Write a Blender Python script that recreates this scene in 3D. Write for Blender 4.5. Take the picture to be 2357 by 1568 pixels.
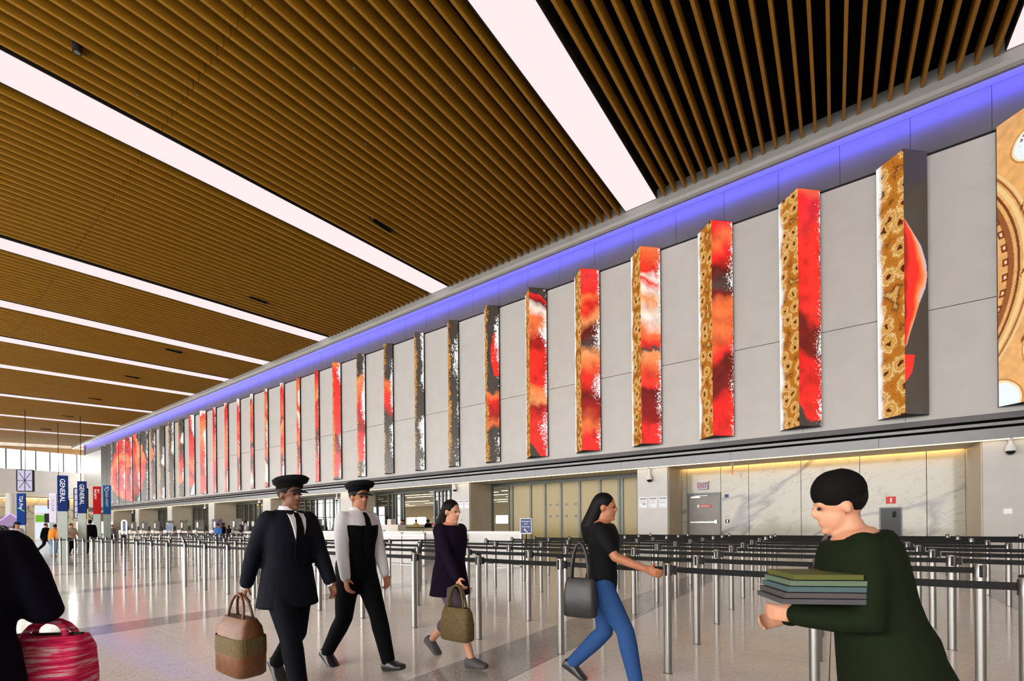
import bpy, bmesh, math, random
import numpy as np
from mathutils import Vector, Matrix

# ------------------------------------------------------------------ reset
for o in list(bpy.data.objects):
    bpy.data.objects.remove(o, do_unlink=True)
scene = bpy.context.scene
C = scene.collection
random.seed(7)
R = math.radians

# ------------------------------------------------------------------ camera
FPX = 1046.0
EYE = 1.355
cam_d = bpy.data.cameras.new('camera')
cam_d.sensor_fit = 'HORIZONTAL'
cam_d.sensor_width = 36.0
cam_d.lens = 36.0 * FPX / 2357.0
cam_d.shift_y = (1208.2 - 784.0) / 2357.0
cam_d.clip_start = 0.05
cam_d.clip_end = 400
cam = bpy.data.objects.new('camera', cam_d)
C.objects.link(cam)
cam.matrix_world = (Matrix.Translation((0, 0, EYE)) @ Matrix.Rotation(R(35.4), 4, 'Z')
                    @ Matrix.Rotation(R(90), 4, 'X') @ Matrix.Rotation(R(-0.5), 4, 'Z'))
scene.camera = cam

# ------------------------------------------------------------------ world: bright overcast sky
world = bpy.data.worlds.new('overcast_sky')
scene.world = world
world.use_nodes = True
wn = world.node_tree.nodes
wn['Background'].inputs['Color'].default_value = (1.0, 0.985, 0.96, 1)
wn['Background'].inputs['Strength'].default_value = 8.9
# ------------------------------------------------------------------ exposure
vs = scene.view_settings
vs.view_transform = 'Standard'
vs.look = 'None'
vs.exposure = 0.0
vs.gamma = 1.0
vs.use_curve_mapping = False

STRIP_E = 1.02      # ceiling light strips
COVE_E = 27.0        # blue cove
WARM_E = 4.5        # warm soffit strips

# ------------------------------------------------------------------ materials
def lin(c):
    return tuple((x / 12.92 if x <= 0.04045 else ((x + 0.055) / 1.055) ** 2.4) for x in c)

def srgb(r, g, b):
    return lin((r / 255.0, g / 255.0, b / 255.0))

M = {}
def mat(name, col, rough=0.6, metal=0.0, spec=0.5, emit=None, estr=0.0):
    m = bpy.data.materials.new(name)
    m.use_nodes = True
    b = m.node_tree.nodes['Principled BSDF']
    b.inputs['Base Color'].default_value = (*col, 1)
    b.inputs['Roughness'].default_value = rough
    b.inputs['Metallic'].default_value = metal
    b.inputs['Specular IOR Level'].default_value = spec
    if emit:
        b.inputs['Emission Color'].default_value = (*emit, 1)
        b.inputs['Emission Strength'].default_value = estr
    M[name] = m
    return m

def nt(m):
    return m.node_tree.nodes, m.node_tree.links, m.node_tree.nodes['Principled BSDF']

def ramp(nodes, stops, interp='LINEAR'):
    r = nodes.new('ShaderNodeValToRGB')
    r.color_ramp.interpolation = interp
    els = r.color_ramp.elements
    while len(els) < len(stops):
        els.new(0.5)
    for e, (p, c) in zip(els, stops):
        e.position = p
        e.color = (*c, 1)
    return r

def noise(nodes, scale, detail=4, rough=0.55, dist=0.0):
    n = nodes.new('ShaderNodeTexNoise')
    n.inputs['Scale'].default_value = scale
    n.inputs['Detail'].default_value = detail
    n.inputs['Roughness'].default_value = rough
    n.inputs['Distortion'].default_value = dist
    return n

def coords(nodes, links, kind='Object', scale=(1, 1, 1), rot=(0, 0, 0), geo=False):
    t = nodes.new('ShaderNodeTexCoord')
    mp = nodes.new('ShaderNodeMapping')
    mp.inputs['Scale'].default_value = scale
    mp.inputs['Rotation'].default_value = rot
    if geo:
        g = nodes.new('ShaderNodeNewGeometry')
        links.new(g.outputs['Position'], mp.inputs['Vector'])
    else:
        links.new(t.outputs[kind], mp.inputs['Vector'])
    return mp

def varied(name, c1, c2, scale=3.0, rough=0.6, metal=0.0, stretch=(1, 1, 1), bump=0.0, spec=0.5, detail=4, geo=False):
    m = mat(name, c1, rough, metal, spec)
    n, l, b = nt(m)
    mp = coords(n, l, 'Object', stretch, geo=geo)
    t = noise(n, scale, detail)
    l.new(mp.outputs[0], t.inputs['Vector'])
    r = ramp(n, [(0.3, c1), (0.7, c2)])
    l.new(t.outputs['Fac'], r.inputs[0])
    l.new(r.outputs[0], b.inputs['Base Color'])
    if bump:
        bp = n.new('ShaderNodeBump')
        bp.inputs['Strength'].default_value = bump
        bp.inputs['Distance'].default_value = 0.01
        l.new(t.outputs['Fac'], bp.inputs['Height'])
        l.new(bp.outputs[0], b.inputs['Normal'])
    return m

# terrazzo (two shades)
def terrazzo(name, base, chip_d, chip_l, rough):
    m = mat(name, base, rough, 0, 0.5)
    n, l, b = nt(m)
    mp = coords(n, l, geo=True)
    v = n.new('ShaderNodeTexVoronoi')
    v.inputs['Scale'].default_value = 85
    l.new(mp.outputs[0], v.inputs['Vector'])
    sp = n.new('ShaderNodeSeparateColor')
    l.new(v.outputs['Color'], sp.inputs[0])
    r = ramp(n, [(0.0, chip_d), (0.16, base), (0.80, base), (1.0, chip_l)])
    l.new(sp.outputs[0], r.inputs[0])
    big = noise(n, 0.6, 3)
    l.new(mp.outputs[0], big.inputs['Vector'])
    mx = n.new('ShaderNodeMixRGB'); mx.blend_type = 'MULTIPLY'
    mx.inputs['Fac'].default_value = 0.25
    rb = ramp(n, [(0.3, (0.8, 0.8, 0.8)), (0.7, (1, 1, 1))])
    l.new(big.outputs['Fac'], rb.inputs[0])
    l.new(r.outputs[0], mx.inputs[1]); l.new(rb.outputs[0], mx.inputs[2])
    l.new(mx.outputs[0], b.inputs['Base Color'])
    wv = noise(n, 2.2, 2)
    l.new(mp.outputs[0], wv.inputs['Vector'])
    bp = n.new('ShaderNodeBump')
    bp.inputs['Strength'].default_value = 0.06
    bp.inputs['Distance'].default_value = 0.02
    l.new(wv.outputs['Fac'], bp.inputs['Height'])
    l.new(bp.outputs[0], b.inputs['Normal'])
    return m
terrazzo('terrazzo_beige', (0.71, 0.655, 0.585), (0.50, 0.44, 0.38), (0.80, 0.74, 0.67), 0.13)
terrazzo('terrazzo_grey', (0.34, 0.315, 0.29), (0.18, 0.17, 0.155), (0.54, 0.50, 0.45), 0.13)
mat('joint', (0.06, 0.055, 0.05), 0.6)

# wood slat
def wood(name, a, b2, rough=0.5):
    m = mat(name, a, rough, 0, 0.3)
    n, l, b = nt(m)
    mp = coords(n, l, scale=(14, 0.7, 14), geo=True)
    t = noise(n, 1.2, 6, 0.6, 0.4)
    l.new(mp.outputs[0], t.inputs['Vector'])
    r = ramp(n, [(0.25, a), (0.75, b2)])
    l.new(t.outputs['Fac'], r.inputs[0])
    l.new(r.outputs[0], b.inputs['Base Color'])
    return m
wood('slat_wood', (0.235, 0.107, 0.006), (0.315, 0.155, 0.010))
wood('bulkhead_wood', (0.30, 0.17, 0.07), (0.40, 0.24, 0.11))
mat('black_void', (0.004, 0.004, 0.004), 0.9, 0, 0.0)

varied('panel_grey', (0.415, 0.398, 0.378), (0.45, 0.433, 0.413), 1.5, 0.42, geo=True)
varied('panel_upper', (0.098, 0.088, 0.104), (0.11, 0.10, 0.117), 1.5, 0.38, geo=True)  # base darkened to stand in for weaker light high on the wall
varied('fascia_metal', (0.165, 0.165, 0.172), (0.185, 0.185, 0.192), 2.0, 0.35, 0.15, geo=True)
varied('cornice_metal', (0.225, 0.218, 0.206), (0.25, 0.243, 0.23), 2.0, 0.30, geo=True)
varied('pier_stone', (0.45, 0.432, 0.405), (0.49, 0.472, 0.445), 2.0, 0.4, geo=True)
varied('return_wall', (0.42, 0.36, 0.275), (0.47, 0.405, 0.31), 2.0, 0.4, geo=True)
varied('soffit_white', (0.55, 0.51, 0.44), (0.6, 0.55, 0.47), 1.0, 0.6, geo=True)
varied('white_wall', (0.46, 0.445, 0.43), (0.50, 0.485, 0.47), 1.0, 0.6, geo=True)
varied('beige_wall', (0.55, 0.45, 0.30), (0.60, 0.50, 0.34), 1.0, 0.5, geo=True)
varied('white_paint', (0.56, 0.54, 0.525), (0.61, 0.59, 0.575), 4, 0.35)
varied('desk_cream', (0.60, 0.53, 0.44), (0.66, 0.59, 0.50), 4, 0.45)
varied('steel', (0.29, 0.283, 0.267), (0.35, 0.343, 0.325), 6, 0.36, 1.0, (40, 40, 0.6))
varied('steel_dark', (0.30, 0.30, 0.29), (0.36, 0.36, 0.35), 6, 0.3, 1.0, (40, 40, 0.6))
varied('alu_frame', (0.075, 0.085, 0.08), (0.10, 0.112, 0.105), 3, 0.35, 0.2, (10, 10, 0.5))
varied('door_metal', (0.15, 0.132, 0.115), (0.18, 0.16, 0.14), 3, 0.4, 0.2)
varied('black_plastic', (0.012, 0.012, 0.012), (0.016, 0.016, 0.016), 20, 0.6, spec=0.2)
varied('belt_black', (0.008, 0.008, 0.008), (0.016, 0.016, 0.015), 60, 0.8, bump=0.2, spec=0.2)
mat('white_plastic', (0.66, 0.66, 0.65), 0.4)
mat('dark_glass', (0.01, 0.01, 0.012), 0.25, 0, 0.25)
mat('red_sign', srgb(205, 30, 20), 0.5)
mat('white_ink', (0.85, 0.85, 0.85), 0.6)
mat('grey_ink', (0.20, 0.20, 0.22), 0.6)
mat('paper', (0.74, 0.75, 0.80), 0.6)
mat('brass_yellow', (0.62, 0.42, 0.10), 0.45)
varied('pylon_sage', (0.30, 0.345, 0.30), (0.345, 0.39, 0.345), 2, 0.45)

# marble
def marble():
    m = mat('marble', (0.6, 0.56, 0.46), 0.12, 0, 0.5)
    n, l, b = nt(m)
    mp0 = coords(n, l, scale=(1, 1, 1), rot=(0, R(27), R(4)), geo=True)
    mp = n.new('ShaderNodeMapping'); mp.inputs['Scale'].default_value = (0.34, 1.0, 1.25)
    l.new(mp0.outputs[0], mp.inputs['Vector'])
    d = noise(n, 1.3, 5, 0.6)
    l.new(mp.outputs[0], d.inputs['Vector'])
    ad = n.new('ShaderNodeVectorMath'); ad.operation = 'MULTIPLY_ADD'
    ad.inputs[1].default_value = (0.55, 0.55, 0.55)
    l.new(d.outputs['Color'], ad.inputs[0]); l.new(mp.outputs[0], ad.inputs[2])
    w = n.new('ShaderNodeTexNoise'); w.inputs['Scale'].default_value = 0.55
    w.inputs['Detail'].default_value = 0.6
    l.new(ad.outputs[0], w.inputs['Vector'])
    sub = n.new('ShaderNodeMath'); sub.operation = 'SUBTRACT'; sub.inputs[1].default_value = 0.5
    l.new(w.outputs['Fac'], sub.inputs[0])
    ab = n.new('ShaderNodeMath'); ab.operation = 'ABSOLUTE'
    l.new(sub.outputs[0], ab.inputs[0])
    base = (0.37, 0.345, 0.285)
    r = ramp(n, [(0.0, (0.16, 0.15, 0.14)), (0.010, (0.24, 0.225, 0.205)), (0.024, base), (1.0, (0.41, 0.385, 0.32))])
    l.new(ab.outputs[0], r.inputs[0])
    w2 = n.new('ShaderNodeTexNoise'); w2.inputs['Scale'].default_value = 2.2
    w2.inputs['Detail'].default_value = 3
    l.new(ad.outputs[0], w2.inputs['Vector'])
    s2 = n.new('ShaderNodeMath'); s2.operation = 'SUBTRACT'; s2.inputs[1].default_value = 0.5
    l.new(w2.outputs['Fac'], s2.inputs[0])
    a2 = n.new('ShaderNodeMath'); a2.operation = 'ABSOLUTE'
    l.new(s2.outputs[0], a2.inputs[0])
    r2 = ramp(n, [(0.0, (0.72, 0.70, 0.68)), (0.012, (1, 1, 1)), (1, (1, 1, 1))])
    l.new(a2.outputs[0], r2.inputs[0])
    mx = n.new('ShaderNodeMixRGB'); mx.blend_type = 'MULTIPLY'; mx.inputs[0].default_value = 1
    l.new(r.outputs[0], mx.inputs[1]); l.new(r2.outputs[0], mx.inputs[2])
    l.new(mx.outputs[0], b.inputs['Base Color'])
    return m
marble()

def emis(name, col, strength):
    m = bpy.data.materials.new(name); m.use_nodes = True
    n, l = m.node_tree.nodes, m.node_tree.links
    n.remove(n['Principled BSDF'])
    e = n.new('ShaderNodeEmission')
    e.inputs['Color'].default_value = (*col, 1)
    e.inputs['Strength'].default_value = strength
    l.new(e.outputs[0], n['Material Output'].inputs['Surface'])
    M[name] = m
    return m
emis('strip_glow', (1.0, 0.84, 0.845), STRIP_E)
emis('cove_blue', (0.055, 0.05, 1.0), COVE_E)
emis('warm_led', (1.0, 0.72, 0.36), WARM_E)
emis('warm_led_wash', (1.0, 0.62, 0.20), 34.0)
emis('hall_lamp', (1.0, 0.78, 0.44), 7.0)
emis('neon_purple', (0.62, 0.42, 0.95), 1.3)
emis('neon_white', (0.92, 0.88, 1.0), 1.3)
emis('lantern_glow', (0.72, 0.66, 0.86), 0.9)
emis('screen_green', (0.22, 0.62, 0.05), 0.8)
emis('screen_blue', (0.05, 0.03, 0.8), 1.2)
emis('screen_white', (0.8, 0.88, 1.0), 1.0)
emis('exit_white', (0.72, 0.76, 0.9), 0.55)
emis('exit_red', (0.55, 0.008, 0.012), 0.9)

def glassmat(name, tint, refl=0.12, rough=0.02):
    m = bpy.data.materials.new(name); m.use_nodes = True
    n, l = m.node_tree.nodes, m.node_tree.links
    n.remove(n['Principled BSDF'])
    t = n.new('ShaderNodeBsdfTransparent'); t.inputs['Color'].default_value = (*tint, 1)
    g = n.new('ShaderNodeBsdfGlossy'); g.inputs['Roughness'].default_value = rough
    mx = n.new('ShaderNodeMixShader')
    f = n.new('ShaderNodeFresnel'); f.inputs['IOR'].default_value = 1.45
    ml = n.new('ShaderNodeMath'); ml.operation = 'MULTIPLY_ADD'
    ml.inputs[1].default_value = 0.9; ml.inputs[2].default_value = refl * 0.3
    l.new(f.outputs[0], ml.inputs[0]); l.new(ml.outputs[0], mx.inputs[0])
    l.new(t.outputs[0], mx.inputs[1]); l.new(g.outputs[0], mx.inputs[2])
    l.new(mx.outputs[0], n['Material Output'].inputs['Surface'])
    M[name] = m
    return m
glassmat('clear_glass', (0.90, 0.93, 0.91))
glassmat('plexi', (0.95, 0.96, 0.97), 0.2)
# frosted glass: a milky diffuse + translucent sheet
def frosted():
    m = bpy.data.materials.new('frosted_glass'); m.use_nodes = True
    n, l = m.node_tree.nodes, m.node_tree.links
    b = n['Principled BSDF']
    b.inputs['Base Color'].default_value = (0.60, 0.50, 0.25, 1)
    b.inputs['Roughness'].default_value = 0.18
    t = n.new('ShaderNodeBsdfTranslucent'); t.inputs['Color'].default_value = (0.72, 0.63, 0.40, 1)
    mx = n.new('ShaderNodeMixShader'); mx.inputs[0].default_value = 0.55
    l.new(b.outputs[0], mx.inputs[1]); l.new(t.outputs[0], mx.inputs[2])
    l.new(mx.outputs[0], n['Material Output'].inputs['Surface'])
    M['frosted_glass'] = m
frosted()

# ------------------------------------------------------------------ mesh helpers
class MB:
    def __init__(s):
        s.v = []; s.f = []; s.uv = None
    def box(s, x0, x1, y0, y1, z0, z1):
        b = len(s.v)
        s.v += [(x0, y0, z0), (x1, y0, z0), (x1, y1, z0), (x0, y1, z0),
                (x0, y0, z1), (x1, y0, z1), (x1, y1, z1), (x0, y1, z1)]
        for q in ((0, 3, 2, 1), (4, 5, 6, 7), (0, 1, 5, 4), (1, 2, 6, 5), (2, 3, 7, 6), (3, 0, 4, 7)):
            s.f.append(tuple(b + i for i in q))
        return s
    def cbox(s, c, d):
        return s.box(c[0] - d[0] / 2, c[0] + d[0] / 2, c[1] - d[1] / 2, c[1] + d[1] / 2, c[2] - d[2] / 2, c[2] + d[2] / 2)
    def cyl(s, x, y, z0, z1, r, n=16, r2=None):
        r2 = r if r2 is None else r2
        b = len(s.v)
        for i in range(n):
            a = 2 * math.pi * i / n
            s.v.append((x + r * math.cos(a), y + r * math.sin(a), z0))
        for i in range(n):
            a = 2 * math.pi * i / n
            s.v.append((x + r2 * math.cos(a), y + r2 * math.sin(a), z1))
        for i in range(n):
            j = (i + 1) % n
            s.f.append((b + i, b + j, b + n + j, b + n + i))
        s.f.append(tuple(b + i for i in range(n - 1, -1, -1)))
        s.f.append(tuple(b + n + i for i in range(n)))
        return s
    def lathe(s, prof, x=0, y=0, n=20):
        b = len(s.v); k = len(prof)
        for (r, z) in prof:
            for i in range(n):
                a = 2 * math.pi * i / n
                s.v.append((x + r * math.cos(a), y + r * math.sin(a), z))
        for q in range(k - 1):
            for i in range(n):
                j = (i + 1) % n
                s.f.append((b + q * n + i, b + q * n + j, b + (q + 1) * n + j, b + (q + 1) * n + i))
        s.f.append(tuple(b + i for i in range(n - 1, -1, -1)))
        s.f.append(tuple(b + (k - 1) * n + i for i in range(n)))
        return s
    def prism(s, prof, x0, x1):
        """closed profile in (y, z) extruded along x"""
        b = len(s.v); n = len(prof)
        s.v += [(x0, y, z) for y, z in prof] + [(x1, y, z) for y, z in prof]
        for i in range(n):
            j = (i + 1) % n
            s.f.append((b + i, b + j, b + n + j, b + n + i))
        s.f.append(tuple(b + i for i in range(n - 1, -1, -1)))
        s.f.append(tuple(b + n + i for i in range(n)))
        return s
    def prismz(s, prof, z0, z1):
        """closed profile in (x, y) extruded along z"""
        b = len(s.v); n = len(prof)
        s.v += [(x, y, z0) for x, y in prof] + [(x, y, z1) for x, y in prof]
        for i in range(n):
            j = (i + 1) % n
            s.f.append((b + i, b + j, b + n + j, b + n + i))
        s.f.append(tuple(b + i for i in range(n - 1, -1, -1)))
        s.f.append(tuple(b + n + i for i in range(n)))
        return s
    def rings(s, rings, cap=True):
        """list of equally long vertex loops"""
        b = len(s.v); n = len(rings[0])
        for r in rings:
            s.v += [tuple(p) for p in r]
        for q in range(len(rings) - 1):
            for i in range(n):
                j = (i + 1) % n
                s.f.append((b + q * n + i, b + q * n + j, b + (q + 1) * n + j, b + (q + 1) * n + i))
        if cap:
            s.f.append(tuple(b + i for i in range(n - 1, -1, -1)))
            s.f.append(tuple(b + (len(rings) - 1) * n + i for i in range(n)))
        return s
    def tube(s, pts, rad, n=12, flat=1.0, updir=None):
        pts = [Vector(p) for p in pts]
        if not hasattr(rad, '__len__'):
            rad = [rad] * len(pts)
        rs = []
        prev = None
        for i, p in enumerate(pts):
            if i == 0: t = pts[1] - p
            elif i == len(pts) - 1: t = p - pts[i - 1]
            else: t = (pts[i + 1] - p).normalized() + (p - pts[i - 1]).normalized()
            t.normalize()
            if prev is None:
                u0 = Vector(updir) if updir is not None else (Vector((0, 0, 1)) if abs(t.z) < 0.9 else Vector((0, 1, 0)))
            else:
                u0 = prev
            u = (u0 - t * u0.dot(t)).normalized()
            prev = u
            w = t.cross(u)
            rs.append([p + u * (math.cos(2 * math.pi * k / n) * rad[i] * flat) + w * (math.sin(2 * math.pi * k / n) * rad[i]) for k in range(n)])
        # rounded ends
        t0 = (pts[0] - pts[1]).normalized(); t1 = (pts[-1] - pts[-2]).normalized()
        e0 = [[pts[0] + (q - pts[0]) * f + t0 * rad[0] * h for q in rs[0]] for f, h in ((0.15, 0.9), (0.7, 0.65))]
        e1 = [[pts[-1] + (q - pts[-1]) * f + t1 * rad[-1] * h for q in rs[-1]] for f, h in ((0.7, 0.65), (0.15, 0.9))]
        return s.rings(e0 + rs + e1)
    def ellipsoid(s, c, r, n=16, m=10, rot=None):
        rs = []
        for j in range(1, m):
            th = math.pi * j / m
            ring = []
            for i in range(n):
                a = 2 * math.pi * i / n
                p = Vector((r[0] * math.sin(th) * math.cos(a), r[1] * math.sin(th) * math.sin(a), -r[2] * math.cos(th)))
                if rot is not None: p = rot @ p
                ring.append(Vector(c) + p)
            rs.append(ring)
        return s.rings(rs)
    def mesh(s, name, smooth=False):
        me = bpy.data.meshes.new(name)
        me.from_pydata([tuple(p) for p in s.v], [], s.f)
        me.update()
        if smooth:
            for p in me.polygons: p.use_smooth = True
        return me

def link(name, me, m, parent=None, loc=None, rotz=0.0, smooth=False):
    if isinstance(me, MB): me = me.mesh(name, smooth)
    o = bpy.data.objects.new(name, me)
    C.objects.link(o)
    if m is not None and not me.materials:
        me.materials.append(M[m] if isinstance(m, str) else m)
    if parent: o.parent = parent
    if loc: o.location = loc
    if rotz: o.rotation_euler = (0, 0, rotz)
    return o

def tag(o, label, cat, group=None):
    o['label'] = label; o['category'] = cat
    if group: o['group'] = group
    return o

def struct(o, label=None):
    o['kind'] = 'structure'
    if label: o['label'] = label
    return o

def thing(name, label, cat, loc=(0, 0, 0), rotz=0.0, group=None):
    o = bpy.data.objects.new(name, None)
    o.empty_display_size = 0.1
    C.objects.link(o)
    o.location = loc; o.rotation_euler = (0, 0, rotz)
    return tag(o, label, cat, group)

def smooth_by_angle(me, ang=40):
    bm = bmesh.new(); bm.from_mesh(me)
    for f in bm.faces: f.smooth = True
    for e in bm.edges:
        if len(e.link_faces) == 2 and e.calc_face_angle(0) > R(ang): e.smooth = False
    bm.to_mesh(me); bm.free()
    return me

_dg = None
def text_mesh(body, size, extrude=0.003, align='CENTER', spacing=1.0):
    cu = bpy.data.curves.new('lettering', 'FONT')
    cu.body = body; cu.size = size; cu.extrude = extrude
    cu.align_x = align; cu.align_y = 'CENTER'
    cu.space_character = spacing
    cu.resolution_u = 3
    o = bpy.data.objects.new('lettering', cu)
    C.objects.link(o)
    dg = bpy.context.evaluated_depsgraph_get()
    me = bpy.data.meshes.new_from_object(o.evaluated_get(dg))
    bpy.data.objects.remove(o, do_unlink=True)
    bpy.data.curves.remove(cu)
    return me

ORD = ['first', 'second', 'third', 'fourth', 'fifth', 'sixth', 'seventh', 'eighth', 'ninth', 'tenth', 'eleventh', 'twelfth',
       'thirteenth', 'fourteenth', 'fifteenth', 'sixteenth', 'seventeenth', 'eighteenth', 'nineteenth', 'twentieth']
TENS = {20: ('twentieth', 'twenty'), 30: ('thirtieth', 'thirty'), 40: ('fortieth', 'forty'), 50: ('fiftieth', 'fifty'), 60: ('sixtieth', 'sixty')}
def ordw(i):
    i += 1
    if i <= 20: return ORD[i - 1]
    t = i // 10 * 10
    return TENS[t][0] if i == t else TENS[t][1] + '-' + ORD[i - t - 1]
# ================================================================== STRUCTURE
YW = 17.3            # face of the big wall
XL, XR = -86.3, 9.0  # wall ends
YB = -16.0           # window front behind the camera
CK, CZ, CY = 0.055, 13.0, 16.4   # ceiling slope
def cz(y): return CZ + CK * (y - CY)

# ---- floor: terrazzo panels over a dark joint bed
floor = struct(link('floor', MB().box(-97, XR + 3, YB, 44, -0.3, -0.006), 'joint'))
xs = []
x = 8.25 - 0.35
band_c = 2.6
mods = []
for k in range(-1, 8):
    c = 2.6 - 5.3 * k
    mods.append(('terrazzo_grey', c - 0.36, c + 0.36))
    mods.append(('terrazzo_beige', c - 2.65, c - 0.36))
    mods.append(('terrazzo_beige', c - 4.94, c - 2.65))
yj = [-7.1, -4.0, -0.9, 2.2, 5.3, 8.4, 11.5, 14.6, 17.7]
G = 0.004
pm = {}
for (m_, x0, x1) in mods:
    for y0, y1 in zip(yj[:-1], yj[1:]):
        key = (m_, round(x1 - x0, 3))
        if key not in pm:
            w, h = (x1 - x0) / 2 - G, (y1 - y0) / 2 - G
            pm[key] = MB().box(-w, w, -h, h, -0.006, 0.0).mesh('terrazzo_panel')
            pm[key].materials.append(M[m_])
        link('terrazzo_panel', pm[key], None, floor, ((x0 + x1) / 2, (y0 + y1) / 2, 0))
xmin = mods[-1][1]
far = MB()
# beyond the last built joint: continuous slabs
far.box(-97, xmin - G, -7.1, 17.7, -0.006, 0.0)
far.box(-97, XR + 3, 17.7 + G, 44, -0.006, 0.0)
far.box(-97, XR + 3, YB, -7.1 - G, -0.006, 0.0)
link('terrazzo_slab', far, 'terrazzo_beige', floor)
gb = MB()
for k in range(8, 18):
    c = 2.6 - 5.3 * k
    gb.box(c - 0.36, c + 0.36, -7.1, 17.7, -0.004, 0.0006)
link('terrazzo_band', gb, 'terrazzo_grey', floor)

# ---- ceiling: black deck, wooden slats
ceil = MB()
zt0, zt1 = cz(YB) + 0.37, cz(CY + 0.05) + 0.37
ceil.prism([(YB, zt0), (CY + 0.05, zt1), (CY + 0.05, zt1 + 0.3), (YB, zt0 + 0.3)], -92, XR + 3)
ceiling = struct(link('ceiling', ceil, 'black_void'))
STRIPS = [(3.55, 4.70), (-6.29, -5.14), (-16.46, -15.33), (-26.46, -25.40), (-33.50, -32.45), (-39.75, -38.70),
          (-46.45, -45.40), (-56.6, -55.55), (-66.9, -65.85), (-76.7, -75.6)]
sm = MB()
def slat_seg(mb, y0, y1):
    w = 0.037
    b = len(mb.v)
    for y in (y0, y1):
        z = cz(y)
        mb.v += [(-w, y, z), (w, y, z), (w, y, z + 0.36), (-w, y, z + 0.36)]
    for q in ((0, 1, 2, 3), (7, 6, 5, 4), (0, 4, 5, 1), (1, 5, 6, 2), (2, 6, 7, 3), (3, 7, 4, 0)):
        mb.f.append(tuple(b + i for i in q))
for y0, y1 in ((YB + 0.1, -7.6), (-7.585, 4.70), (4.715, CY - 0.02)):
    slat_seg(sm, y0, y1)
slat_me = sm.mesh('slat'); slat_me.materials.append(M['slat_wood'])
pitch = 0.342
k = -(int((XR + 2 + 4.84) / pitch))
xx = -4.84 + pitch * int((XR + 1 + 4.84) / pitch)
while xx > -87.5:
    if not any(a - 0.13 < xx < b + 0.13 for a, b in STRIPS):
        link('slat', slat_me, None, ceiling, (xx, 0, 0))
    xx -= pitch
# plain wooden bulkhead closing the ceiling at the far end
bk = MB()
bk.box(-92.4, -92.0, YB, 30, 12.35, 14.0)
bk.prism([(YB, cz(YB) - 0.02), (CY + 0.3, cz(CY) - 0.02), (CY + 0.3, cz(CY) + 0.26), (YB, cz(YB) + 0.26)], -92, -87.45)
bk.box(-92, -88.2, CY + 0.3, 26, 12.95, 13.2)
struct(link('trim_1', bk, 'bulkhead_wood'))

# ---- the long upper wall above the check-in bays
wall = struct(link('wall_main', MB().box(XL + 0.04, XR, YW + 0.06, 21.5, 3.62, 14.2), 'black_plastic'))
ZS = 11.66           # dark seam
pu = MB().box(-0.815, 0.815, 0, 0.05, ZS + 0.07, 12.93).mesh('wall_panel'); pu.materials.append(M['panel_upper'])
n_up = int((XR - XL) / 1.64)
for i in range(n_up):
    xc = 0.20 + 0.82 - 1.64 * (i - 5)
    if xc - 0.82 < XL - 0.01: continue
    link('wall_panel', pu, None, wall, (xc, YW, 0))
cv = MB().box(XL, XR, YW + 0.02, YW + 0.06, 12.95, 14.1)
link('cove_back', cv, 'panel_upper', wall)
PX = [4.68, 2.179, -0.314, -2.809, -5.286, -7.755, -10.268, -12.90, -15.48, -17.95, -20.48, -23.0, -25.45, -27.9, -30.18, -32.3,
      -34.62, -36.86, -39.09, -41.25, -43.5, -45.5, -48.03, -50.54, -52.95, -55.45, -57.98, -60.2, -62.8, -65.37, -67.82, -70.4, -72.8, -75.17]
joints = [XR] + [p - 0.5 for p in PX] + [-79.0, -82.6, XL]
for a, b in zip(joints[:-1], joints[1:]):
    for z0, z1 in ((4.20, 7.29), (7.31, ZS)):
        link('wall_panel', MB().box(b + 0.004, a - 0.004, YW, YW + 0.05, z0, z1), 'panel_grey', wall)
# end cap of the long wall
link('end_panel', MB().box(XL, XL + 0.04, YW + 0.0, 21.5, 4.2, 14.1), 'panel_grey', wall)

# ---- cornice hanging under the ceiling edge, with the blue cove behind it
co = MB()
co.prism([(16.42, 13.40), (16.40, 12.80), (16.43, 12.70), (16.50, 12.65), (16.58, 12.66), (16.58, 12.74), (16.52, 12.80), (16.52, 13.40)], -88.2, XR)
struct(link('trim_2', co.mesh('trim_2'), 'cornice_metal'), None)
cl = thing('cove_light', 'continuous blue cove light glowing above the wall panels', 'cove light', (0, 0, 0))
link('led_strip', MB().box(-86.5, XR, 16.60, 16.63, 13.00, 13.38), 'cove_blue', cl)
link('cove_channel', MB().prism([(16.585, 12.82), (16.84, 12.82), (16.84, 12.84), (16.585, 12.84)], -86.5, XR), 'cornice_metal', cl)
struct(link('trim_3', MB().box(-88.2, XR, 16.52, YW + 0.03, 13.92, 14.0), 'panel_upper'))

# ---- fascia with two air slots and the warm led edge
fa = MB()
yf = 17.10
fa.prism([(yf + 0.07, 4.19), (yf + 0.012, 4.06), (yf, 4.02), (yf + 0.12, 4.02), (YW + 0.06, 4.0), (YW + 0.06, 4.19)], XL, XR)
fascia = struct(link('trim_4', fa, 'fascia_metal'))
link('slot_back', MB().box(XL, XR, yf + 0.10, yf + 0.16, 3.74, 4.06), 'black_void', fascia)
link('slot_rib', MB().prism([(yf, 3.94), (yf + 0.01, 3.86), (yf + 0.10, 3.86), (yf + 0.10, 3.94)], XL, XR), 'fascia_metal', fascia)
for i in range(24):
    xa, xb = XR - i * 3.97, XR - (i + 1) * 3.97 + 0.008
    if xb < XL: xb = XL
    link('fascia_panel', MB().prism([(yf, 3.785), (yf + 0.02, 3.50), (yf + 0.10, 3.50), (yf + 0.10, 3.785)], xb, xa), 'fascia_metal', fascia)
struct(link('trim_5', MB().box(XL, XR, yf + 0.18, 19.06, 3.54, 3.61), 'soffit_white'))
link('soffit_led', MB().box(XL, XR, yf + 0.115, yf + 0.165, 3.485, 3.51), 'warm_led', fascia)
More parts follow.
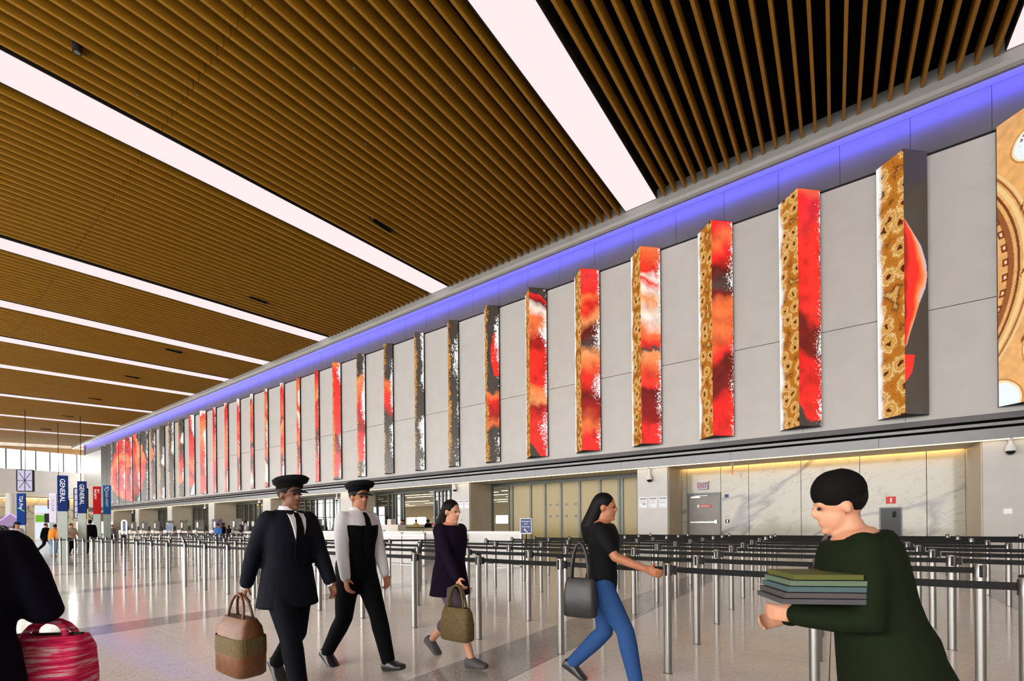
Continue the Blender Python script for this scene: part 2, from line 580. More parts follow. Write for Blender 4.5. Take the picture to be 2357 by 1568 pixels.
link('led_backing', MB().box(XL, XR, yf + 0.10, yf + 0.18, 3.515, 3.62), 'fascia_metal', fascia)

# ---- piers
PIERS = [(3.27, 4.45), (-6.3, -5.14), (-16.16, -14.98), (-25.86, -24.63), (-35.86, -34.68), (-45.62, -44.40), (-55.40, -54.17), (-65.17, -63.95), (-74.5, -73.29)]
for i, (a, b) in enumerate(PIERS):
    p = struct(link('wall_pier', MB().box(a, b, 17.40, 19.3, 0, 3.54), 'pier_stone'))
    link('corner_bead', MB().box(b - 0.012, b + 0.004, 17.396, 17.41, 0, 3.54), 'alu_frame', p)
    # plain return wall on the right flank of each pier seen from the room
    link('return_panel', MB().box(b, b + 0.03, 17.46, 19.25, 0.0, 3.53), 'return_wall', p)
    link('return_panel', MB().box(a - 0.03, a, 17.46, 19.25, 0.0, 3.53), 'return_wall', p)
struct(link('wall_right', MB().box(4.45, XR, 17.42, 19.3, 0, 3.54), 'pier_stone'))

# ---- bay 0: marble with the exit door
mb_ = struct(link('wall_marble', MB().box(-5.14, 3.27, 19.29, 19.4, 0, 3.62), 'black_plastic'))
SE = [-5.11, -4.90, -3.63, -2.65, -0.98, 0.69, 2.36, 3.24]
for a, b in zip(SE[:-1], SE[1:]):
    z0 = 0.0
    if a == -4.90: z0 = 2.56
    link('marble_panel', MB().box(a + 0.008, b - 0.008, 19.22, 19.29, z0, 3.55), 'marble', mb_)
link('wash_led', MB().box(-5.05, 3.2, 19.07, 19.09, 3.57, 3.60), 'warm_led_wash', mb_)

# ---- bays 1..8: glazed fronts to the security hall
hall_back = 38.0
struct(link('wall_hall_left', MB().box(-92, -91.8, 19.3, hall_back, 0, 3.62), 'beige_wall'))
struct(link('wall_hall_right', MB().box(-6.3, -6.1, 19.3, hall_back, 0, 3.62), 'beige_wall'))
hb = MB()
hb.box(-92, -6.1, hall_back, hall_back + 0.2, 0, 1.5)
hb.box(-92, -6.1, hall_back, hall_back + 0.2, 2.35, 3.62)
xw = -6.1
wi = 0
while xw > -91:
    hb.box(xw - 1.2, xw, hall_back, hall_back + 0.2, 1.5, 2.35)
    hb.box(xw - 3.0, xw - 2.9, hall_back, hall_back + 0.2, 1.5, 2.35)
    xw -= 4.6
struct(link('wall_hall_back', hb, 'beige_wall'))
struct(link('ceiling_hall', MB().box(-92, -6.1, 19.3, hall_back + 0.2, 3.63, 3.75), 'soffit_white'))
GL = {1: dict(frames=[-14.92, -13.81, -13.59, -12.46, -11.62, -10.72, -9.73, -8.70, -7.80, -7.64, -6.93, -6.36]),
      2: dict(frames=[-24.55, -23.32, -22.9, -22.61, -22.12, -21.9, -19.21, -18.86, -18.57, -18.29, -17.95, -16.25]),
      3: dict(frames=[-34.4, -33.02, -32.25, -31.44, -30.43, -29.34, -28.51, -27.0, -26.0]),
      4: dict(frames=[-44.3, -42.83, -41.94, -41.0, -40.09, -38.4, -37.0, -36.0]),
      5: dict(frames=[-54.0, -52.79, -51.53, -50.2, -48.6, -46.9, -45.75]),
      6: dict(frames=[-63.8, -62.3, -60.9, -59.3, -57.6, -55.5]),
      7: dict(frames=[-73.1, -71.5, -69.8, -68, -65.3])}
for k, g in GL.items():
    fr = g['frames']
    w = thing('glass_partition', 'glazed partition with dark metal posts in the %s bay of the wall from the right' % ORD[k], 'glass wall', (fr[0], 19.2, 0))
    ox = fr[0]
    link('head_rail', MB().box(fr[0] - ox - 0.04, fr[-1] - ox + 0.04, -0.06, 0.06, 3.36, 3.53), 'alu_frame', w)
    for f in fr:
        link('post', MB().box(f - ox - 0.05, f - ox + 0.05, -0.06, 0.06, 0, 3.36), 'alu_frame', w)
    for j, (a, b) in enumerate(zip(fr[:-1], fr[1:])):
        if k == 2 and j == 5: continue        # open doorway
        fro = (k == 1 and j >= 1)
        link('pane', MB().box(a - ox + 0.05, b - ox - 0.05, -0.008, 0.008, 0.06, 3.36), 'frosted_glass' if fro else 'clear_glass', w)
        if fro and j in (4, 10, 5):
            for zz in (1.75, 2.3):
                link('door_plate', MB().cbox((a - ox + 0.28, -0.02, zz), (0.11, 0.02, 0.11)), 'alu_frame', w)
                link('door_plate', MB().cbox((b - ox - 0.22, -0.02, zz), (0.11, 0.02, 0.11)), 'alu_frame', w)
# behind the frosted panels of bay 1: an added, unseen plain wall so the sheet glows evenly
struct(link('wall_glow_backing', MB().box(-13.7, -6.3, 21.6, 21.7, 0, 3.6), 'beige_wall'))
# hall lamps: warm linear lights
hl = 0
for y in (21.0, 22.6, 24.2, 26.4, 28.6, 31.5, 34.5):
    for x0 in (-26.5, -21.8, -33.0, -40.0, -47.5, -57.0):
        o = thing('linear_lamp', 'warm linear ceiling lamp in the hall, %s lamp of row %s behind the glass' % (ORD[[-21.8, -26.5, -33.0, -40.0, -47.5, -57.0].index(x0)], ORD[[21.0, 22.6, 24.2, 26.4, 28.6, 31.5, 34.5].index(y)]), 'lamp', (x0 + random.uniform(-1, 1), y, 3.555), 0, 'hall linear lamps')
        L = random.uniform(2.6, 4.2)
        link('lamp_body', MB().box(0, L, -0.07, 0.07, 0.0, 0.05), 'white_plastic', o)
        link('diffuser', MB().box(0.02, L - 0.02, -0.05, 0.05, -0.02, 0.0), 'hall_lamp', o)
for x0 in (-11.5,):  # added unseen lamp that backlights the frosted panels
    o = thing('linear_lamp', 'added warm linear lamp hidden behind the frosted panels to make them glow', 'lamp', (x0, 20.4, 3.555), 0, 'hall linear lamps')
    link('lamp_body', MB().box(-2.0, 4.5, -0.07, 0.07, 0.0, 0.05), 'white_plastic', o)
    link('diffuser', MB().box(-1.98, 4.48, -0.05, 0.05, -0.02, 0.0), 'hall_lamp', o)
o = thing('linear_lamp', 'warm linear lamp seen through the clear pane beside the frosted panels', 'lamp', (-15.5, 23.5, 3.555), 0, 'hall linear lamps')
link('lamp_body', MB().box(-2.0, 2.5, -0.07, 0.07, 0.0, 0.05), 'white_plastic', o)
link('diffuser', MB().box(-1.98, 2.48, -0.05, 0.05, -0.02, 0.0), 'hall_lamp', o)

# ---- far end wall with clerestory
FX = -92.0
fw_ = MB()
fw_.box(FX - 0.3, FX, YB, 30, 6.2, 9.65)
farw = struct(link('wall_far', fw_, 'white_wall'))
for i in range(28):
    y0 = 26 - i * 1.5
    link('cladding_panel', MB().box(FX, FX + 0.02, y0 - 1.49, y0, 6.22, 8.2), 'white_wall', farw)
    link('cladding_panel', MB().box(FX, FX + 0.02, y0 - 1.49 - 0.4, y0 - 0.4, 8.21, 9.6), 'white_wall', farw)
for i in range(30):
    y0 = 26.2 - i * 1.42
    wd = struct(link('window_%d' % (i + 1), MB().box(FX - 0.24, FX - 0.02, y0 - 0.07, y0 + 0.07, 9.65, 12.35), 'alu_frame'))
    link('pane', MB().box(FX - 0.16, FX - 0.14, y0 - 1.35, y0 - 0.07, 9.65, 12.35), 'clear_glass', wd)
struct(link('trim_6', MB().box(FX - 6, FX, YB, 30, 5.9, 6.2), 'soffit_white'))
mf = struct(link('wall_far_marble', MB().box(FX - 5.2, FX - 5, YB, 30, 0, 5.9), 'marble'))
link('wash_led', MB().box(FX - 4.7, FX - 4.6, YB, 30, 5.86, 5.89), 'warm_led_wash', mf)
for i, yy in enumerate((10.9, 18.5)):
    c = struct(link('column_%d' % (i + 1), MB().cyl(FX + 1.6, yy, 0, 6.2 + (0 if i == 0 else 0), 0.62, 28), 'pier_stone'))
    smooth_by_angle(c.data)
# right end wall, outside the frame
struct(link('wall_end', MB().box(XR, XR + 0.2, YB, 17.42, 0, 14), 'white_wall'))
# ---- window front behind the camera (seen only in reflections)
ww = MB()
for i in range(43):
    xx = XR - i * 2.4
    ww.box(xx - 0.06, xx + 0.06, YB - 0.15, YB, 0, cz(YB) + 0.3)
for z in (0.15, 3.2, 6.2, 9.2):
    ww.box(-97, XR, YB - 0.12, YB - 0.02, z - 0.06, z + 0.06)
struct(link('window_front', ww, 'alu_frame'))
struct(link('wall_light_header', MB().box(-97, XR, YB - 0.3, YB, 10.8, 13.0), 'beige_wall'))  # unseen header added to hold back window light from the upper hall

# ================================================================== CEILING LIGHTS AND DEVICES
for i, (a, b) in enumerate(STRIPS):
    lb = 'long pinkish white ceiling light strip, %s from the right' % ORD[i]
    t = thing('light_strip', lb, 'ceiling light', ((a + b) / 2, 0, cz(0)), 0, 'ceiling light strips')
    w = (b - a) / 2
    d = MB()
    z0 = cz(0)
    y0, y1 = YB + 0.2, CY - 0.04
    d.prism([(y0, cz(y0) - z0 + 0.03), (y1, cz(y1) - z0 + 0.03), (y1, cz(y1) - z0 + 0.06), (y0, cz(y0) - z0 + 0.06)], -w, w)
    link('diffuser', d, 'strip_glow', t)
    fr = MB()
    for s in (-1, 1):
        xa, xb = sorted((s * w, s * (w + 0.025)))
        fr.prism([(y0, cz(y0) - z0 + 0.02), (y1, cz(y1) - z0 + 0.02), (y1, cz(y1) - z0 + 0.34), (y0, cz(y0) - z0 + 0.34)], xa, xb)
    link('housing', fr, 'black_plastic', t)
dev = [(-23.4, 11.23), (-34.55, 11.27), (-43.0, 11.35), (-52.8, 11.35), (-63.1, 11.45), (-73.3, 11.5), (-13.84, 11.2)]
for i, (x, y) in enumerate(dev):
    t = thing('ceiling_sensor_box', 'small black box hanging flush between the ceiling slats, %s from the right' % ORD[(i + 1) % 7], 'ceiling device', (x, y, cz(y)), 0, 'black ceiling boxes')
    link('box_body', MB().box(-0.10, 0.10, -0.45, 0.45, -0.03, 0.22), 'black_plastic', t)
    link('grille', MB().box(-0.08, 0.08, -0.40, 0.40, -0.04, -0.03), 'black_void', t)
t = thing('downlight', 'round black spotlight between the slats at the upper left', 'ceiling light', (-13.98, 2.75, cz(2.75)), 0)
link('barrel', MB().cyl(0, 0, -0.06, 0.2, 0.085, 20), 'black_plastic', t)
link('lens', MB().cyl(0, 0, -0.065, -0.06, 0.055, 16), 'steel', t)
for i, (x, y) in enumerate([(-14.24, 3.91), (-11.1, 8.4), (-9.4, 6.8)]):
    t = thing('sprinkler', 'tiny dark sprinkler head under the wooden slats, %s from the left' % ORD[i], 'sprinkler', (x, y, cz(y)), 0, 'sprinklers')
    link('pipe', MB().cyl(0, 0, -0.03, 0.2, 0.014, 8), 'steel_dark', t)
    link('deflector', MB().cyl(0, 0, -0.05, -0.03, 0.03, 10), 'steel_dark', t)
# ================================================================== LED PRISMS
PK = [1.0, 0.98, 0.98, 0.99, 1.0, 1.0, 0.98, 0.76, 0.63, 0.64, 0.65, 0.63, 0.66, 0.37, 0.36, 0.38, 0.36, 0.35, 0.35, 0.38, 0.39, 0.66, 0.63, 0.63,
      0.66, 0.66, 0.64, 0.9, 0.88, 0.86, 0.85, 0.84, 0.8, 0.8]
rng = np.random.RandomState(5)
LAT = rng.rand(256, 256)
def vn(x, y):
    xi = np.floor(x).astype(int); yi = np.floor(y).astype(int)
    fx = x - xi; fy = y - yi
    fx = fx * fx * (3 - 2 * fx); fy = fy * fy * (3 - 2 * fy)
    a = LAT[xi % 256, yi % 256]; b = LAT[(xi + 1) % 256, yi % 256]
    c = LAT[xi % 256, (yi + 1) % 256]; d = LAT[(xi + 1) % 256, (yi + 1) % 256]
    return (a * (1 - fx) + b * fx) * (1 - fy) + (c * (1 - fx) + d * fx) * fy
def fbm(x, y, o=4):
    s = 0; a = 0.5; t = 0
    for i in range(o):
        s = s + a * vn(x * 2 ** i + 17 * i, y * 2 ** i + 31 * i); t += a; a *= 0.5
    return s / t
PAL = dict(R=srgb(250, 45, 38), r=srgb(232, 32, 30), O=srgb(255, 118, 62), o=srgb(255, 158, 96), W=srgb(255, 238, 222),
           D=srgb(120, 22, 18), d=srgb(168, 24, 22), K=srgb(72, 64, 58))
SEG = {
 0: 'K', 1: 'K',
 2: [(0, 'O'), (.05, 'R'), (.30, 'R'), (.54, 'R'), (.57, 'D'), (.68, 'D'), (.72, 'r'), (.93, 'R'), (.945, 'K')],
 3: [(0, 'R'), (.07, 'O'), (.14, 'R'), (.22, 'D'), (.27, 'K'), (.33, 'D'), (.38, 'O'), (.52, 'O'), (.60, 'R'), (.64, 'D'), (.78, 'D'), (.82, 'r'), (1, 'R')],
 4: [(0, 'O'), (.09, 'R'), (.12, 'W'), (.15, 'R'), (.20, 'W'), (.24, 'o'), (.36, 'W'), (.44, 'O'), (.49, 'R'), (.515, 'K'), (.53, 'o'), (.60, 'O'), (.70, 'R'), (.72, 'D'), (.90, 'd'), (.95, 'R')],
 5: [(0, 'R'), (.13, 'R'), (.17, 'O'), (.22, 'R'), (.30, 'o'), (.36, 'D'), (.42, 'K'), (.47, 'o'), (.52, 'O'), (.60, 'R'), (.72, 'D'), (.78, 'd'), (.88, 'O'), (.95, 'R')],
 6: [(0, 'K'), (.055, 'K'), (.065, 'R'), (.12, 'D'), (.155, 'W'), (.20, 'O'), (.26, 'O'), (.31, 'd'), (.38, 'R'), (.55, 'R'), (.58, 'O'), (.66, 'o'), (.71, 'd'), (.78, 'R'), (1, 'R')],
 7: [(0, 'K'), (.56, 'K'), (.585, 'O'), (.63, 'r'), (.72, 'd'), (.78, 'O'), (.82, 'K')],
 8: 'K', 9: 'K',
 10: [(0, 'K'), (.28, 'K'), (.32, 'O'), (.40, 'R'), (.50, 'r'), (.56, 'K')],
 11: [(0, 'K'), (.15, 'K'), (.18, 'o'), (.30, 'O'), (.38, 'R'), (.62, 'd'), (.74, 'R'), (.88, 'R'), (.90, 'K')],
 12: [(0, 'O'), (.06, 'R'), (.45, 'R'), (.60, 'R'), (.63, 'D'), (.74, 'd'), (.80, 'R'), (.96, 'R'), (.975, 'K')],
 13: [(0, 'd'), (.10, 'R'), (.22, 'o'), (.30, 'r'), (.50, 'R'), (.55, 'D'), (.70, 'd'), (.85, 'R'), (1, 'R')],
 14: [(0, 'd'), (.08, 'O'), (.2, 'O'), (.3, 'R'), (.36, 'W'), (.44, 'R'), (.55, 'O'), (.64, 'D'), (.78, 'd'), (.9, 'R')],
 15: [(0, 'W'), (.05, 'r'), (.15, 'R'), (.3, 'O'), (.36, 'd'), (.42, 'o'), (.55, 'R'), (.65, 'O'), (.72, 'D'), (.85, 'd'), (1, 'R')],
 16: [(0, 'W'), (.03, 'd'), (.09, 'O'), (.22, 'O'), (.28, 'r'), (.34, 'o'), (.55, 'R'), (.65, 'O'), (.72, 'K'), (.78, 'W'), (.94, 'W'), (.97, 'd')],
 17: [(0, 'W'), (.05, 'd'), (.12, 'O'), (.3, 'r'), (.45, 'O'), (.52, 'K'), (.6, 'R'), (.72, 'K'), (.82, 'd'), (.92, 'W'), (1, 'd')],
 18: [(0, 'W'), (.10, 'r'), (.2, 'R'), (.3, 'O'), (.42, 'R'), (.55, 'O'), (.7, 'D'), (.85, 'd'), (1, 'd')],
 19: [(0, 'W'), (.04, 'r'), (.2, 'R'), (.35, 'O'), (.55, 'O'), (.7, 'R'), (.78, 'D'), (.86, 'O'), (1, 'R')],
 20: [(0, 'W'), (.06, 'r'), (.2, 'd'), (.3, 'R'), (.5, 'O'), (.7, 'R'), (.82, 'd'), (1, 'R')],
 21: [(0, 'W'), (.06, 'R'), (.14, 'O'), (.3, 'o'), (.42, 'O'), (.52, 'R'), (.65, 'R'), (.75, 'd'), (.85, 'R'), (1, 'R')],
 22: [(0, 'K'), (.08, 'r'), (.2, 'd'), (.34, 'R'), (.5, 'R'), (.62, 'O'), (.75, 'd'), (.85, 'R'), (.9, 'K')],
 23: [(0, 'K'), (.16, 'K'), (.2, 'r'), (.36, 'K'), (.5, 'd'), (.58, 'R'), (.7, 'd'), (.78, 'O'), (.85, 'K')],
 24: 'K', 25: 'K', 26: 'K', 33: 'K'}
WHITE = {1: 0, 2: .35, 3: .35, 4: .55, 5: .6, 6: .6, 7: .75, 8: .95, 9: 1.15, 10: 1.15, 11: .95, 12: .85, 13: .85, 14: .9, 15: 1.0, 16: 1.1, 17: .95, 18: .9,  # amount of moire and reflection speckle painted white on each right screen
         19: .8, 20: .85, 21: 1.0, 22: 1.1, 23: 1.1, 24: 1.05, 25: 1.05, 26: .85, 27: .5, 28: .7, 29: .6, 30: .6, 31: .2, 32: .1, 33: 0, 0: 0}
GOLDF = {7: .5, 8: .5, 9: .55, 10: .5, 11: .5, 12: .4, 24: .4, 25: .4, 26: .4, 23: .4, 16: .2, 14: .3, 13: .3}

def seg_color(seg, t):
    col = np.zeros(t.shape + (3,))
    if isinstance(seg, str):
        col[:] = PAL[seg]; return col
    ps = [p for p, c in seg]; cs = np.array([PAL[c] for p, c in seg])
    for ch in range(3):
        col[..., ch] = np.interp(t, ps, cs[:, ch])
    return col
def rose(g, t):
    """g across the group 0..1 from the left, t from the top"""
    x = (g - 0.53) / 0.43; y = (t - 0.47) / 0.50
    n1 = fbm(g * 6 + 3, t * 7 + 9)
    r = np.sqrt((x * 1.0) ** 2 + y ** 2) + (n1 - 0.5) * 0.45
    a = np.arctan2(y, x)
    pet = fbm(3 + 1.6 * np.cos(a + r * 1.5) + r * 3.2, 5 + 1.6 * np.sin(a + r * 1.5) + r * 1.2)
    c = np.zeros(g.shape + (3,))
    stops = [0.25, 0.38, 0.47, 0.55, 0.64, 0.78]
    cs = np.array([PAL['D'], PAL['d'], PAL['R'], PAL['R'], PAL['O'], PAL['o']])
    for ch in range(3): c[..., ch] = np.interp(pet, stops, cs[:, ch])
    lower = np.clip((t - 0.62) * 4, 0, 1)[..., None]
    c = c * (1 - 0.0 * lower)
    out = (r > 0.98)[..., None]
    return np.where(out, np.array(PAL['K']), c)

def vcol_material():
    m = bpy.data.materials.new('led_display'); m.use_nodes = True
    n, l = m.node_tree.nodes, m.node_tree.links
    n.remove(n['Principled BSDF'])
    a = n.new('ShaderNodeAttribute'); a.attribute_name = 'led'
    e = n.new('ShaderNodeEmission'); e.inputs['Strength'].default_value = 1.0
    g = n.new('ShaderNodeBsdfGlossy'); g.inputs['Roughness'].default_value = 0.3
    g.inputs['Color'].default_value = (0.06, 0.06, 0.06, 1)
    ad = n.new('ShaderNodeAddShader')
    l.new(a.outputs['Color'], e.inputs['Color'])
    l.new(e.outputs[0], ad.inputs[0]); l.new(g.outputs[0], ad.inputs[1])
    l.new(ad.outputs[0], n['Material Output'].inputs['Surface'])
    M['led_display'] = m
vcol_material()

def face_grid(p0, p1, z0, z1, ns, nt_, colfn, name):
    """vertical display face from plan point p0 to p1; colour from colfn(s,t), t from the top"""
    s, t = np.meshgrid(np.linspace(0, 1, ns), np.linspace(0, 1, nt_))
    col = colfn(s, t)
    X = p0[0] + (p1[0] - p0[0]) * s; Y = p0[1] + (p1[1] - p0[1]) * s; Z = z1 + (z0 - z1) * t
    v = np.stack([X, Y, Z], -1).reshape(-1, 3)
    idx = np.arange(ns * nt_).reshape(nt_, ns)
    f = np.stack([idx[:-1, :-1], idx[1:, :-1], idx[1:, 1:], idx[:-1, 1:]], -1).reshape(-1, 4)
    me = bpy.data.meshes.new(name)
    me.from_pydata(v.tolist(), [], f.tolist())
    at = me.color_attributes.new('led', 'FLOAT_COLOR', 'POINT')
    c4 = np.ones((ns * nt_, 4), np.float32); c4[:, :3] = col.reshape(-1, 3)
    at.data.foreach_set('color', c4.ravel())
    me.materials.append(M['led_display'])
    return me

def speck(s, t, seed, nx, ny):
    return fbm(s * nx + seed * 7.3, t * ny + seed * 3.1, 3)

def right_cols(i):
    def fn(s, t):
        n = fbm(s * 1.5 + i * 3.7, t * 14 + i * 11.3)
        tw = np.clip(t + (n - 0.5) * 0.09 + (fbm(s * 1.2 + 9 + i, t * 4 + i) - 0.5) * 0.10 + (s - .5) * (0.03 if i % 2 else -0.03), 0, 1)
        if 27 <= i <= 32:
            g = ((32 - i) + s) / 6.0
            c = rose(g, t)
        elif i == 26:
            c = seg_color('K', t)
            m = (((s + 0.1) / 0.75) ** 2 + ((t - 0.36) / 0.13) ** 2 + (n - .5) < 0.9)[..., None]
            c = np.where(m, np.array(PAL['O']) * (1 - .3 * s[..., None]), c)
        elif i == 1:
            c = seg_color('K', t)
            w = np.interp(t, [.26, .30, .36, .42, .47, .52, .58, .64, .70, .735, .75], [0, .30, .72, .92, .97, .88, .62, .42, .20, .10, 0])
            m = s < w
            q = np.clip((s / np.maximum(w, .01)), 0, 1) + (n - .5) * .4
            pc = np.zeros(s.shape + (3,))
            cs = np.array([PAL['d'], PAL['R'], PAL['R'], PAL['O'], PAL['o'], srgb(215, 190, 200)])
            for ch in range(3): pc[..., ch] = np.interp(q, [0, .2, .55, .72, .85, 1], cs[:, ch])
            c = np.where(m[..., None], pc, c)
            w2 = np.interp(t, [.775, .785, .81, .84, .87, .88], [.42, .40, .36, .30, .10, 0]) * ((t > .775) & (t < .88))
            c = np.where((s < w2)[..., None], np.array(PAL['R']) * np.ones(s.shape + (3,)), c)
        else:
            c = seg_color(SEG.get(i, 'K'), tw)
            if i not in (0, 8, 9, 24, 25, 33):
                sh = (fbm(s * 3 + i * 5, t * 26 + i * 2, 4) - .5)[..., None]
                c = np.clip(c * (1 + 0.9 * sh), 0, 1)
        if i == 7:
            m = (s > 0.62 - .25 * np.sin(np.clip((t - .17) / .28, 0, 1) * math.pi) + (n - .5) * .3) & (t > .17) & (t < .45)
            c = np.where(m[..., None], np.array(PAL['R']), c)
        if i == 6:
            m = (s < .55 - (1 - t) * 6.5 + (n - .5) * .3) & (t > .91)
            c = np.where(m[..., None], np.array(PAL['K']), c)
        wa = WHITE.get(i, 0)
        if wa > 0:
            blotch = fbm(t * 7 + i * 13.7, s * 0.8 + i * 2.1, 2)
            grain = fbm(s * (34 if i <= 6 else 22) + i, t * (210 if i <= 6 else 150), 2)
            thr = (s - 0.98) * 1.7 + (blotch - 0.62) * 2.6 * wa + (grain - 0.5) * 1.5 + 0.12 + (wa - .6) * .25
            c = np.where((thr > 0)[..., None], np.array([1.0, 0.98, 0.96]), c)
        ga = GOLDF.get(i, 0)
        if ga > 0:
            blotch = fbm(t * 9 + i * 3.7, s + 5, 2)
            grain = fbm(s * 24 + i * 3, t * 140 + 7, 2)
            thr = (0.05 - s) * 2.2 + (blotch - 0.5) * 2.2 * ga + (grain - 0.5) * 1.4 + .1
            gold = np.array(srgb(214, 150, 62)) * (0.6 + 0.8 * grain)[..., None]
            c = np.where((thr > 0)[..., None], gold, c)
        return c
    return fn

# gold ornament seen on the left flanks of the near prisms
def gold_material():
    m = bpy.data.materials.new('led_gold'); m.use_nodes = True
    n, l = m.node_tree.nodes, m.node_tree.links
    n.remove(n['Principled BSDF'])
    uv = n.new('ShaderNodeTexCoord')
    mp = n.new('ShaderNodeMapping'); mp.inputs['Scale'].default_value = (1, 1, 1)
    l.new(uv.outputs['UV'], mp.inputs['Vector'])
    nz = noise(n, 7, 5); l.new(mp.outputs[0], nz.inputs['Vector'])
    ad = n.new('ShaderNodeVectorMath'); ad.operation = 'MULTIPLY_ADD'
    ad.inputs[1].default_value = (.34, .34, 0)
    l.new(nz.outputs['Color'], ad.inputs[0]); l.new(mp.outputs[0], ad.inputs[2])
    vo = n.new('ShaderNodeTexVoronoi'); vo.inputs['Scale'].default_value = 1.55; vo.voronoi_dimensions = '2D'
    vo.inputs['Randomness'].default_value = 0.75
    l.new(ad.outputs[0], vo.inputs['Vector'])
    r = ramp(n, [(0.0, srgb(80, 30, 14)), (0.10, srgb(110, 50, 22)), (0.17, srgb(225, 175, 95)), (0.26, srgb(200, 138, 58)), (0.33, srgb(238, 200, 135)),
                 (0.42, srgb(192, 122, 44)), (0.62, srgb(184, 112, 38)), (0.72, srgb(120, 68, 28)), (0.80, srgb(216, 165, 95))])
    l.new(vo.outputs['Distance'], r.inputs[0])
    fine = noise(n, 46, 3); l.new(mp.outputs[0], fine.inputs['Vector'])
    rf = ramp(n, [(0.36, (0.45, 0.36, 0.28)), (0.48, (1, 1, 1)), (0.60, (1.35, 1.35, 1.4))])
    l.new(fine.outputs['Fac'], rf.inputs[0])
    mx = n.new('ShaderNodeMixRGB'); mx.blend_type = 'MULTIPLY'; mx.inputs[0].default_value = 1
    l.new(r.outputs[0], mx.inputs[1]); l.new(rf.outputs[0], mx.inputs[2])
    e = n.new('ShaderNodeEmission'); e.inputs['Strength'].default_value = 1.0
    um = n.new('ShaderNodeUVMap'); um.uv_map = 'edge'
    sx = n.new('ShaderNodeSeparateXYZ'); l.new(um.outputs[0], sx.inputs[0])
    sp2 = noise(n, 55, 2); l.new(mp.outputs[0], sp2.inputs['Vector'])
    bl = noise(n, 1.1, 2); l.new(mp.outputs[0], bl.inputs['Vector'])
    a1 = n.new('ShaderNodeMath'); a1.operation = 'MULTIPLY_ADD'; a1.inputs[1].default_value = 1.6
    l.new(sp2.outputs['Fac'], a1.inputs[0]); l.new(bl.outputs['Fac'], a1.inputs[2])
    a2 = n.new('ShaderNodeMath'); a2.operation = 'MULTIPLY_ADD'; a2.inputs[1].default_value = -2.3
    l.new(sx.outputs[0], a2.inputs[0]); l.new(a1.outputs[0], a2.inputs[2])
    rw = ramp(n, [(0.955, (0, 0, 0)), (1.0, (1, 1, 1))])
    l.new(a2.outputs[0], rw.inputs[0])
    m3 = n.new('ShaderNodeMixRGB'); m3.inputs[2].default_value = (1, 0.98, 0.95, 1)  # white speckle at the wall edge: reflection and moire painted into the colour
    l.new(rw.outputs[0], m3.inputs[0]); l.new(mx.outputs[0], m3.inputs[1])
    l.new(m3.outputs[0], e.inputs['Color'])
    l.new(e.outputs[0], n['Material Output'].inputs['Surface'])
    M['led_gold'] = m
gold_material()

def arch_cols(s, t):
    """gilded vault picture on the last prism: pale lunettes, ribs and bosses"""
    c = np.ones(s.shape + (3,)) * np.array(srgb(232, 172, 104))
    x = s * 0.86; y = t * 7.35
    n = fbm(x * 6, y * 6)
    c = c * (0.75 + 0.5 * n)[..., None]
    # great rib: arc of concentric mouldings
    rr = np.sqrt((x + 3.3) ** 2 + (y - 3.7) ** 2)
    for r0, w, col in ((3.60, .07, (150, 88, 40)), (3.78, .03, (120, 64, 26)), (3.92, .05, (244, 205, 140)), (4.03, .02, (150, 90, 40)), (4.10, .03, (240, 200, 140))):
        c = np.where((np.abs(rr - r0) < w)[..., None], np.array(srgb(*col)), c)
    boss = np.abs(((y * 2.6) % 1) - .5) < .26
    c = np.where(((np.abs(rr - 3.48) < .07) & boss)[..., None], np.array(srgb(120, 52, 22)), c)
    c = np.where(((np.abs(rr - 3.48) < .03) & (np.abs(((y * 2.6) % 1) - .5) < .12))[..., None], np.array(srgb(245, 205, 150)), c)
    # pale lunettes
    for cx_, cy_, rx, ry in ((.82, .95, .46, .42), (.98, 6.05, .42, .62), (.0, 7.2, .50, .50)):
        e = ((x - cx_) / rx) ** 2 + ((y - cy_) / ry) ** 2 + (n - .5) * .15
        c = np.where((e < 1.25)[..., None], np.array(srgb(196, 128, 60)), c)
        c = np.where((e < 1.08)[..., None], np.array(srgb(250, 225, 180)), c)
        c = np.where((e < 0.86)[..., None], np.array(srgb(240, 248, 250)), c)
    sc = (np.abs(np.sin(y * 1.9 + x * 3)) < .10) & (x > .5)
    c = np.where((sc & (fbm(x * 22, y * 22) > .42))[..., None], np.array(srgb(122, 60, 26)), c)
    return np.clip(c, 0, 1)

